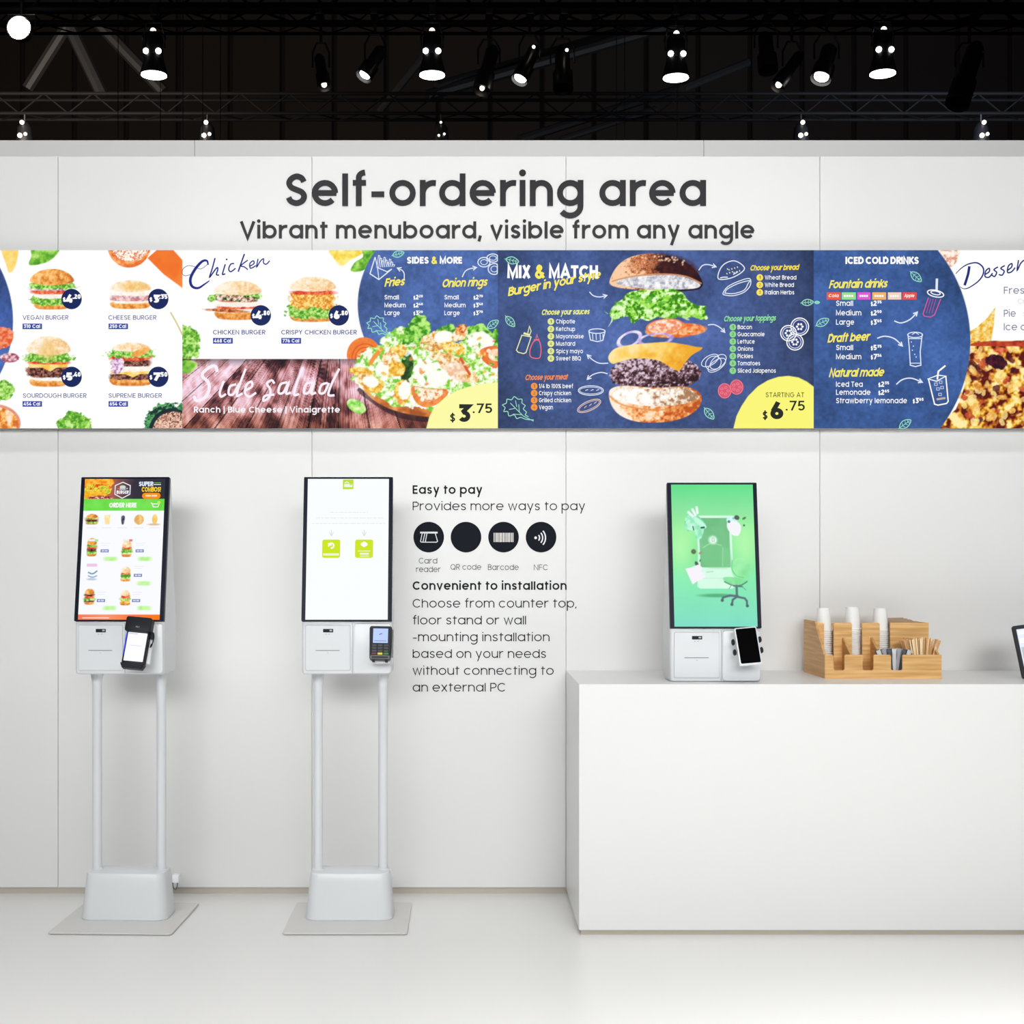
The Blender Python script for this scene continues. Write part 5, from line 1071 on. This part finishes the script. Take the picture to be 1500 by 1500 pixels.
def paint2(cv, f):
    cv.a[:] = (250, 253, 255)
    f.rect(51, 1, 66.5, 15.5, (190, 224, 30), 1); f.rect(53, 7.6, 65, 12.3, (240, 250, 235), 2); f.line([(53.5, 6.2), (57, 4.6), (60, 6.5)], 1.3, (240, 250, 235), 2); f.rect(61, 8, 64.5, 9.4, (170, 215, 120), 2.4)
    for y, a, b in ((50, 33, 88), (58.5, 13, 110), (66.5, 8, 114)):
        x = a; rg = random.Random(int(y))
        while x < b: l = rg.uniform(2, 9); f.line([(x, y), (min(b, x + l), y)], 1.3, (232, 236, 242)); x += l + 1.6
    for x in (35.5, 83): arrow(f, [(x, 76), (x, 79), (x, 84)], (205, 220, 200), w=.8)
    for x in (35.5, 83): f.fan([(x + a, 104 + b) for a, b in rrect(-13, 13, -13.5, 13.5, 3)], (205, 230, 20), 1)
    f.line([(35.5 + a, 99.5 + b) for a, b in arc(0, 0, 3.6, 3.6, -200, 100, 16)], 2.2, WH, 2); f.line([(31, 96), (35, 99), (36, 95)], 1.3, WH, 2); f.line([(24, 112.5), (47, 112.5)], 3.2, (235, 245, 215), 2)
    f.disc(83, 97.5, 5, WH, 2, 3.2); f.rect(81.3, 93.5, 84.7, 101.5, WH, 2); f.line([(74, 107.5), (92, 107.5)], 1.8, (225, 240, 190), 2); f.line([(77, 111.5), (90, 111.5)], 2.6, (238, 246, 215), 2); f.line([(77, 115), (90, 115)], 1.8, (225, 240, 190), 2)
def paint3(cv, f):
    X, Y = cv.X, cv.Y; n = cv.noise(60, 3); base = cv.ramp(Y / 208, [(98, 222, 138), (135, 228, 158), (150, 240, 158), (120, 228, 148), (132, 236, 178), (132, 228, 185), (128, 222, 198)])
    for gx, gy in ((12, 94), (104, 92)): g = np.exp(-(((X - gx) / 22) ** 2 + ((Y - gy) / 34) ** 2))[..., None]; base = base * (1 - g * .75) + np.array((192, 255, 180)) * g * .75
    cv.a[:] = base + (n[..., None] - .5) * 10
    cv.poly([(36, 46), (85, 46), (86, 123), (88, 150), (84, 153), (38, 153), (34, 150), (36, 123)], [(205, 250, 222), (225, 255, 238)], 20, 1.4, 1, smooth=False)
    cv.poly([(38, 49.5), (82, 49.5), (82.5, 122), (39.5, 122)], [(112, 190, 130), (128, 205, 150)], 26, 2, 2, smooth=False, grad=(60, 50, 60, 122, .4))
    cv.poly([(44, 95), (55, 87), (75, 92), (82, 100), (82, 121), (46, 121)], [(125, 205, 140)], al=.5, soft=5); cv.stroke([(44, 93), (56, 87), (70, 90)], 1.5, [(160, 220, 170)]); cv.stroke([(72, 93), (71, 120)], 1.5, [(150, 215, 165)])
    cv.blob(58, 82, 6.4, 6.4, [(190, 240, 205)], soft=3); cv.blob(58.5, 82, 4.6, 4.6, [(235, 250, 240)]); cv.stroke([(57, 79), (60, 79), (60, 84), (57, 84)], .8, [(150, 200, 165)], closed=True, smooth=False)
    cv.stroke([(48, 129), (57, 128)], 1, [(165, 205, 180)]); cv.stroke([(40, 138), (84, 138)], .7, [(190, 232, 205)])
    cv.blob(62, 163, 24, 2.6, [(70, 160, 105)], al=.75, soft=2.2)
    # flying camera, at the upper left
    cv.poly([(20, 48), (34, 44), (48, 58), (46, 66), (41, 80), (33, 78), (32, 68), (20, 68)], [(120, 220, 165), (185, 250, 215)], 8, 2.5, 5); cv.poly([(33, 50), (37, 49), (49, 61), (46, 65), (34, 56)], [(195, 250, 222)]); cv.blob(27, 60, 8, 8, [(150, 235, 190), (200, 252, 225)], ns=6); cv.stroke([(42, 64), (46, 63.5)], 2.4, [(35, 80, 70)]); cv.stroke([(30, 62), (31, 67)], 1.6, [(60, 110, 95)])
    for a, b, c, d in ((24, 41, 30, 47), (30, 37, 34, 45), (36, 34, 37, 42)): cv.stroke([(a, b), (c, d)], 3.6, [(240, 250, 250)], smooth=False)
    # piggy bank with coins, upper right
    cv.blob(86.5, 53, 8, 7, [(190, 240, 235), (220, 252, 245)]); cv.poly([(79, 58), (84, 54), (95, 56), (99, 62), (98, 70), (94, 76), (86, 74), (80, 66)], [(246, 246, 250)]); cv.blob(82, 55, 2, 2, [(70, 130, 150)]); cv.blob(89, 50, 2, 1.4, [(110, 200, 200)])
    for a, b, rx, ry, ro, c in ((93.5, 49, 3.8, 3.4, 30, (88, 98, 86)), (104, 50, 3, 1.6, -30, (90, 125, 92)), (103.5, 60.5, 1.6, 1.5, 0, (75, 120, 90)), (30, 99, 3.6, 3.7, 0, (105, 118, 84)), (40, 101, 3, 1.8, -20, (160, 160, 120)), (34, 117, 2.4, 4, -25, (85, 95, 92)), (39, 112, 1.2, 2, 20, (80, 150, 105))): cv.blob(a, b, rx, ry, [c], rot=ro)
    cv.poly([(18, 124), (26, 122), (36, 118), (42, 122), (40, 128), (46, 135), (40, 140), (34, 142), (28, 147), (24, 140)], [(248, 243, 250)], smooth=False); cv.stroke([(18, 125), (27, 146)], 1, [(200, 240, 210)])
    # office chair
    cv.blob(97, 124, 13.5, 16, [(130, 225, 150), (165, 245, 175)], 2.3, ns=20, shade=.4); cv.stroke([(85, 112), (84, 124), (90, 134), (100, 137)], 1.2, [(110, 205, 135)])
    cv.poly([(71, 138), (76, 136), (92, 137), (100, 141), (107, 140), (104, 144), (96, 147), (84, 147), (74, 143)], [(125, 222, 150), (150, 238, 165)], 9, 2, 6); cv.stroke([(73, 143), (84, 148), (96, 148), (105, 143)], 1.6, [(85, 130, 110)])
    cv.stroke([(90, 149), (90, 163)], 3.4, [(85, 125, 120)]); cv.stroke([(86, 149), (98, 150)], 2.4, [(95, 130, 125)], smooth=False); cv.stroke([(82, 149), (79, 153)], 1, [(110, 170, 130)]); cv.stroke([(97, 149), (103, 155)], 1, [(110, 160, 130)])
    for p_ in ([(91, 164), (80, 163), (70, 166), (69, 170)], [(91, 164), (84, 169), (82.5, 176)], [(91, 165), (101, 167), (104, 171), (104, 178)]): cv.stroke(p_, 3.0, [(92, 112, 122)], smooth=False)
    for a, b in ((69, 170), (82.5, 176), (104.5, 178)): cv.blob(a, b, 2.2, 2.2, [(85, 100, 110)])
kscreen(s1, paint1); kscreen(s2, paint2); kscreen(s3, paint3)
# ---------------------------------------------------------------- the dark hall above: roof, trusses, spotlights
ROOF = mat('roof_dark', (.016, .011, .009), .8, vary=(.25, .5))
hall = struct(obj('wall_hall', bx(-30, 30, 26, 26.3, 0, 22), mat('hall_black', (.010, .008, .008), .9, vary=(.4, .4))))
rf = struct(obj('ceiling', bx(-30, 30, -8, 26, 15.6, 15.8), ROOF))
rb = bx(-.55, .55, 0, .12, 0, 9, .02, 1); rme = D.meshes.new('cladding'); rb.to_mesh(rme); rb.free(); rme.materials.append(ROOF)
for k in range(-14, 17):
    o = D.objects.new('cladding', rme); C.objects.link(o); o.parent = hall; o.location = (k * 1.2, 25.86, 6.5)
BEAM = mat('beam_grey', (.014, .014, .016), .6, .3, vary=(1, .2))
def beam(p, q, Z1, Z2, r):
    b = bmesh.new(); tube(b, P(*p, Z1), P(*q, Z2), r, 8); o = obj('roof_beam', b, BEAM); return o
BL = [((625, 140), (1010, 30), 22, 24, 'long diagonal grey roof beam rising right behind the middle spotlights', .09), ((640, 125), (930, 38), 22, 25, 'upper thinner diagonal grey roof beam rising right of the second bell lamp', .06),
      ((555, 165), (640, 60), 21.5, 21.5, 'short steep grey roof beam left of the dark middle spotlights', .06), ((760, 205), (1010, 125), 24, 26, 'low diagonal roof beam just above the white wall, right of centre', .08),
      ((820, 205), (960, 160), 24, 25, 'short low roof beam below the long diagonal ones', .06), ((1000, 130), (1095, 92), 22, 23, 'short diagonal roof beam left of the tilted spotlight pair', .07),
      ((40, 130), (100, 35), 21.5, 21.5, 'dark strut rising right below the bright far lamp', .09), ((100, 35), (150, 140), 21.5, 21.5, 'dark strut falling right between the far lamp and first bell lamp', .1),
      ((140, 30), (240, 135), 22, 22, 'brown-grey roof strut behind the leftmost bell lamp', .1)]
for p, q, a, c, l, r in BL: tag(beam(p, q, a, c, r), l, 'beam')
def truss(name, label, Zf, zlo, size, x0, x1, step, rc, rb_):
    t = thing(name, label, 'truss', (x0, Zf - ZW, zlo)); L = x1 - x0
    for y in (0, size):
        for z in (0, size): obj('chord', tube(bmesh.new(), (0, y, z), (L, y, z), rc, 8), DARK, t)
    m1 = D.meshes.new('brace'); b = tube(bmesh.new(), (0, 0, 0), (step, size, 0), rb_, 6); b.to_mesh(m1); b.free(); m1.materials.append(DARK)
    m2 = D.meshes.new('brace'); b = tube(bmesh.new(), (0, size, 0), (step, 0, 0), rb_, 6); b.to_mesh(m2); b.free(); m2.materials.append(DARK)
    m3 = D.meshes.new('brace'); b = tube(bmesh.new(), (0, 0, 0), (step, 0, size), rb_, 6); b.to_mesh(m3); b.free(); m3.materials.append(DARK)
    m4 = D.meshes.new('brace'); b = tube(bmesh.new(), (0, 0, size), (step, 0, 0), rb_, 6); b.to_mesh(m4); b.free(); m4.materials.append(DARK)
    for i in range(int(L / step)):
        for m_ in ((m1 if i % 2 else m2), (m3 if i % 2 else m4)):
            o = D.objects.new('brace', m_); C.objects.link(o); o.parent = t; o.location = (i * step, 0, 0)
    return t
truss('lighting_truss', 'black lighting truss along the top edge carrying the large spotlights', 11.0, CH + (PY - 13) * 11 / F, .29, -4.4, 5.2, .3, .026, .011)
truss('rear_truss', 'farther black truss crossing behind the spotlights just above the white wall', 20.0, CH + (PY - 166) * 20 / F, .29, -7.6, 9.2, .36, .026, .012)
truss('side_truss', 'thin black truss high at the left behind the first bell lamp', 16.0, CH + (PY - 37) * 16 / F, .25, -6.4, 7.6, .3, .02, .009)
EMW = mat('lamp_glow', (0, 0, 0), .4, emit=(1, .97, .92), es=6); EMS = mat('lamp_glow_warm', (0, 0, 0), .4, emit=(1, .86, .7), es=3)
BARN = mat('lamp_housing', (.010, .010, .014), .35, .2, vary=(6, .2))
def clampset(t, zt, w=.07):
    b = bmesh.new(); box(b, -.02, .02, -.02, .02, zt - .03, zt + .05, .004); obj('clamp', b, BARN, t)
def bell(px, py, label, Z=11.0, sc=1.0):
    """par lamp hanging straight down: bottom rim at (px, py)"""
    q = P(px, py, Z); t = thing('bell_spotlight', label, 'spotlight', q, group='bell-shaped spotlights on the front truss'); S = sc
    b = bmesh.new(); lathe(b, [(.108 * S, .0), (.112 * S, .004), (.078 * S, .13 * S), (.076 * S, .15 * S), (.07 * S, .155 * S), (.070 * S, .148 * S), (.104 * S, .006)], 28, cap=False); obj('hood', b, BARN, t, smooth=True)
    b = bmesh.new(); lathe(b, [(.0, .012), (.060 * S, .011), (.101 * S, .004), (.103 * S, -.004)], 28, cap=False); obj('lit_rim', b, EMW, t, smooth=True)
    b = bmesh.new(); lathe(b, [(.070 * S, .15 * S), (.074 * S, .17 * S), (.074 * S, .30 * S), (.05 * S, .34 * S), (.02 * S, .35 * S)], 24); obj('can', b, BARN, t, smooth=True)
    for x in (-.05, .05):
        b = bmesh.new(); bmesh.ops.create_icosphere(b, subdivisions=2, radius=.024 * S); obj('highlight_bead', b, EMW, t, (x * S, -.062 * S, .172 * S), smooth=True)  # glowing beads stand in for highlights on the lamp body
    b = bmesh.new(); bmesh.ops.create_icosphere(b, subdivisions=2, radius=.024 * S); obj('highlight_bead', b, EMS, t, (0, -.03 * S, .345 * S), smooth=True)
    b = bmesh.new(); path_tube(b, [(-.085 * S, 0, .22 * S), (-.09 * S, 0, .3 * S), (-.06 * S, 0, .42 * S), (.06 * S, 0, .42 * S), (.09 * S, 0, .3 * S), (.085 * S, 0, .22 * S)], .008); obj('yoke', b, BARN, t)
    top = CH + (PY - 13) * 11 / F - q.z
    b = bmesh.new(); tube(b, (0, 0, .42 * S), (0, 0, top), .012); box(b, -.03, .03, -.03, .03, top - .06, top + .03, .006); obj('clamp', b, BARN, t)
bell(225.5, 110, 'bell-shaped spotlight with glowing rim, leftmost on the front truss')
bell(633, 110, 'bell-shaped spotlight with glowing rim above the word ordering')
bell(990, 114, 'bell-shaped spotlight with glowing rim above the end of the word area')
bell(1293, 108, 'bell-shaped spotlight with glowing rim, rightmost, next to the big tilted tube')
def can(px, py, r, ln, dirx, diry, label, rx=None, Z=11.1, glow=True, glowr=None, highlight=False):
    """tube spotlight: lens centre at (px, py), the body running back along dir (pixels); hangs from the truss"""
    q = P(px, py, Z); t = thing('tube_spotlight', label, 'spotlight', q, group='tube spotlights hung from the trusses')
    d = Vector((dirx, .35, -diry)).normalized(); rot = d.to_track_quat('Z', 'Y').to_matrix().to_4x4()
    def part(nm, prof, m_, n=24):
        b = bmesh.new(); lathe(b, prof, n, cap=False); bmesh.ops.transform(b, matrix=rot, verts=b.verts); return obj(nm, b, m_, t, smooth=True)
    part('can', [(.0, .02), (r, .02), (r * 1.12, -.02), (r * 1.15, -.018), (r * 1.12, ln * .35), (r * .85, ln * .42), (r * .85, ln * .9), (r * .5, ln), (0, ln)], BARN)
    if glow:
        g = glowr or r; part('lens', [(0, -.012), (g * .7, -.010), (g * .98, .0), (g, .012)], EMW if g > .03 else EMS)
    else: part('lens', [(0, .0), (r * .9, .006)], GLOSSB)
    m = d * ln * .6; top = CH + (PY - 13) * 11 / F - q.z
    b = bmesh.new(); k = r * 1.35
    path_tube(b, [(m.x - k, m.y, m.z), (m.x - k, m.y, m.z + .12), (m.x - k * .5, m.y, m.z + .2), (m.x + k * .5, m.y, m.z + .2), (m.x + k, m.y, m.z + .12), (m.x + k, m.y, m.z)], .008); obj('yoke', b, BARN, t)
    if top > m.z + .2:
        b = bmesh.new(); tube(b, (m.x, m.y, m.z + .2), (m.x, m.y, top), .012); box(b, m.x - .03, m.x + .03, min(m.y, -.13) - .0, m.y + .03, top - .05, top + .0, .005); obj('clamp', b, BARN, t)
    if highlight:
        b = bmesh.new(); bmesh.ops.create_icosphere(b, subdivisions=2, radius=.014); obj('highlight_bead', b, EMS, t, (m.x + .03, m.y - r, m.z + .08), smooth=True)  # small glowing bead painted in as a highlight on the tube
can(534, 110, .062, .30, .55, -1, 'tilted tube spotlight with oval white lens, left of the second bell lamp', glowr=.046)
can(475, 125, .05, .30, -.2, -1, 'dark tube spotlight with a small bright spot, third from left', glowr=.022)
can(706, 130, .066, .42, .25, -1, 'dark tilted tube spotlight right of the second bell lamp, small glint', glowr=.02)
can(762, 115, .062, .34, .45, -1, 'tube spotlight with round white lens near the middle of the truss', glowr=.052, highlight=True)
can(825, 128, .072, .40, 0, -1, 'dark upright tube spotlight right of the round lit middle lens', glow=False, highlight=True)
can(1140, 125, .055, .38, .7, -1, 'tilted dark tube spotlight with small glint, left of the big round lens', glowr=.026)
can(1203, 113, .075, .32, .35, -1, 'tube spotlight with the largest round white lens, left of the last bell lamp', glowr=.060)
can(1125, 100, .07, .34, .0, -1, 'dark upright tube spotlight hanging left of the tilted pair', glow=False)
can(1403, 150, .085, .62, .42, -1, 'big dark tilted tube spotlight, rightmost on the truss', glow=False)
for px, lab in ((36, 'small far lamp glinting above the wall at the far left'), (304, 'small far lamp glinting above the wall, right of the leftmost bell lamp'), (646, 'small far lamp barely glinting above the wall below the second bell lamp'), (1173, 'small far lamp glinting above the wall below the big round lens'), (1437, 'small far lamp glinting above the wall at the right')):
    q = P(px, 200, 20.0); t = thing('far_spotlight', lab, 'spotlight', q, group='small far spotlights on the rear truss')
    b = bmesh.new(); lathe(b, [(.0, -.1), (.12, -.1), (.10, .12), (.05, .2), (0, .2)], 16, cap=False); obj('can', b, BARN, t, smooth=True)
    for dx, dz, rr in ((0, .17, .033), (-.03, -.02, .036), (.05, .0, .026)):
        b = bmesh.new(); bmesh.ops.create_icosphere(b, subdivisions=2, radius=rr if px != 646 else .018); obj('glow', b, EMS, t, (dx, -.12, dz), smooth=True)
    b = bmesh.new(); tube(b, (0, 0, .2), (0, 0, .325), .015, 8); obj('clamp', b, BARN, t)
# the bright far floodlight
q = P(28, 41, 10.85); t = thing('flood_lamp', 'bright glowing round floodlight at the top left corner', 'floodlight', q)
b = bmesh.new(); lathe(b, [(0, -.02), (.06, -.018), (.085, .0), (.09, .03)], 28, cap=False); bmesh.ops.transform(b, matrix=Matrix.Rotation(R(-90), 4, 'X'), verts=b.verts); obj('lens', b, mat('flood_glow', (0, 0, 0), .4, emit=(1, .97, .85), es=30), t, smooth=True)
b = bmesh.new(); lathe(b, [(.092, -.01), (.10, -.01), (.09, .08), (.05, .13), (0, .13)], 28, cap=False); bmesh.ops.transform(b, matrix=Matrix.Rotation(R(-90), 4, 'X'), verts=b.verts); obj('housing', b, BARN, t, smooth=True)
b = bmesh.new(); path_tube(b, [(-.11, .06, 0), (-.11, .06, .13), (.11, .06, .13), (.11, .06, 0)], .008); tube(b, (0, .06, .13), (0, .06, .24), .012); obj('yoke', b, BARN, t)
pt = D.lights.new('flood_light', 'POINT'); pt.energy = 3; pt.shadow_soft_size = .15; pt.color = (1, .95, .82); o = D.objects.new('flood_light', pt); C.objects.link(o); o.location = q + Vector((0, -.3, 0))
# unseen fill lights, added so the roof reads behind the rig
area('hall_fill', (-6, 12, 7.5), (-6, 26, 11), 4, 3, 430, (1, .85, .7)); area('hall_fill', (7, 12, 7.5), (7, 26, 11), 4, 3, 300, (.85, .9, 1))
for px, Z, lab in ((173, 15, 'thin steel rigging wire left of the leftmost bell lamp'), (235, 17, 'thin rigging wire just right of the leftmost bell lamp'), (268, 14, 'thin steel rigging wire right of the leftmost bell lamp, left of its neighbours'), (297, 14, 'thin steel rigging wire right of the paired wires at left'), (323, 16, 'thin steel rigging wire, fifth from the left'),
                   (903, 15, 'thin rigging wire left of the third bell lamp'), (992, 13, 'thin rigging wire hanging under the third bell lamp'), (915, 15, 'faint rigging wire close beside the wire left of the third bell lamp')):
    a = P(px, -30, Z); c = P(px, 230, Z)
    o = obj('rigging_wire', tube(bmesh.new(), (0, 0, 0), (0, 0, a.z - c.z), .004 * Z / 14, 6), CHROME, None, c); tag(o, lab, 'wire', 'rigging wires')
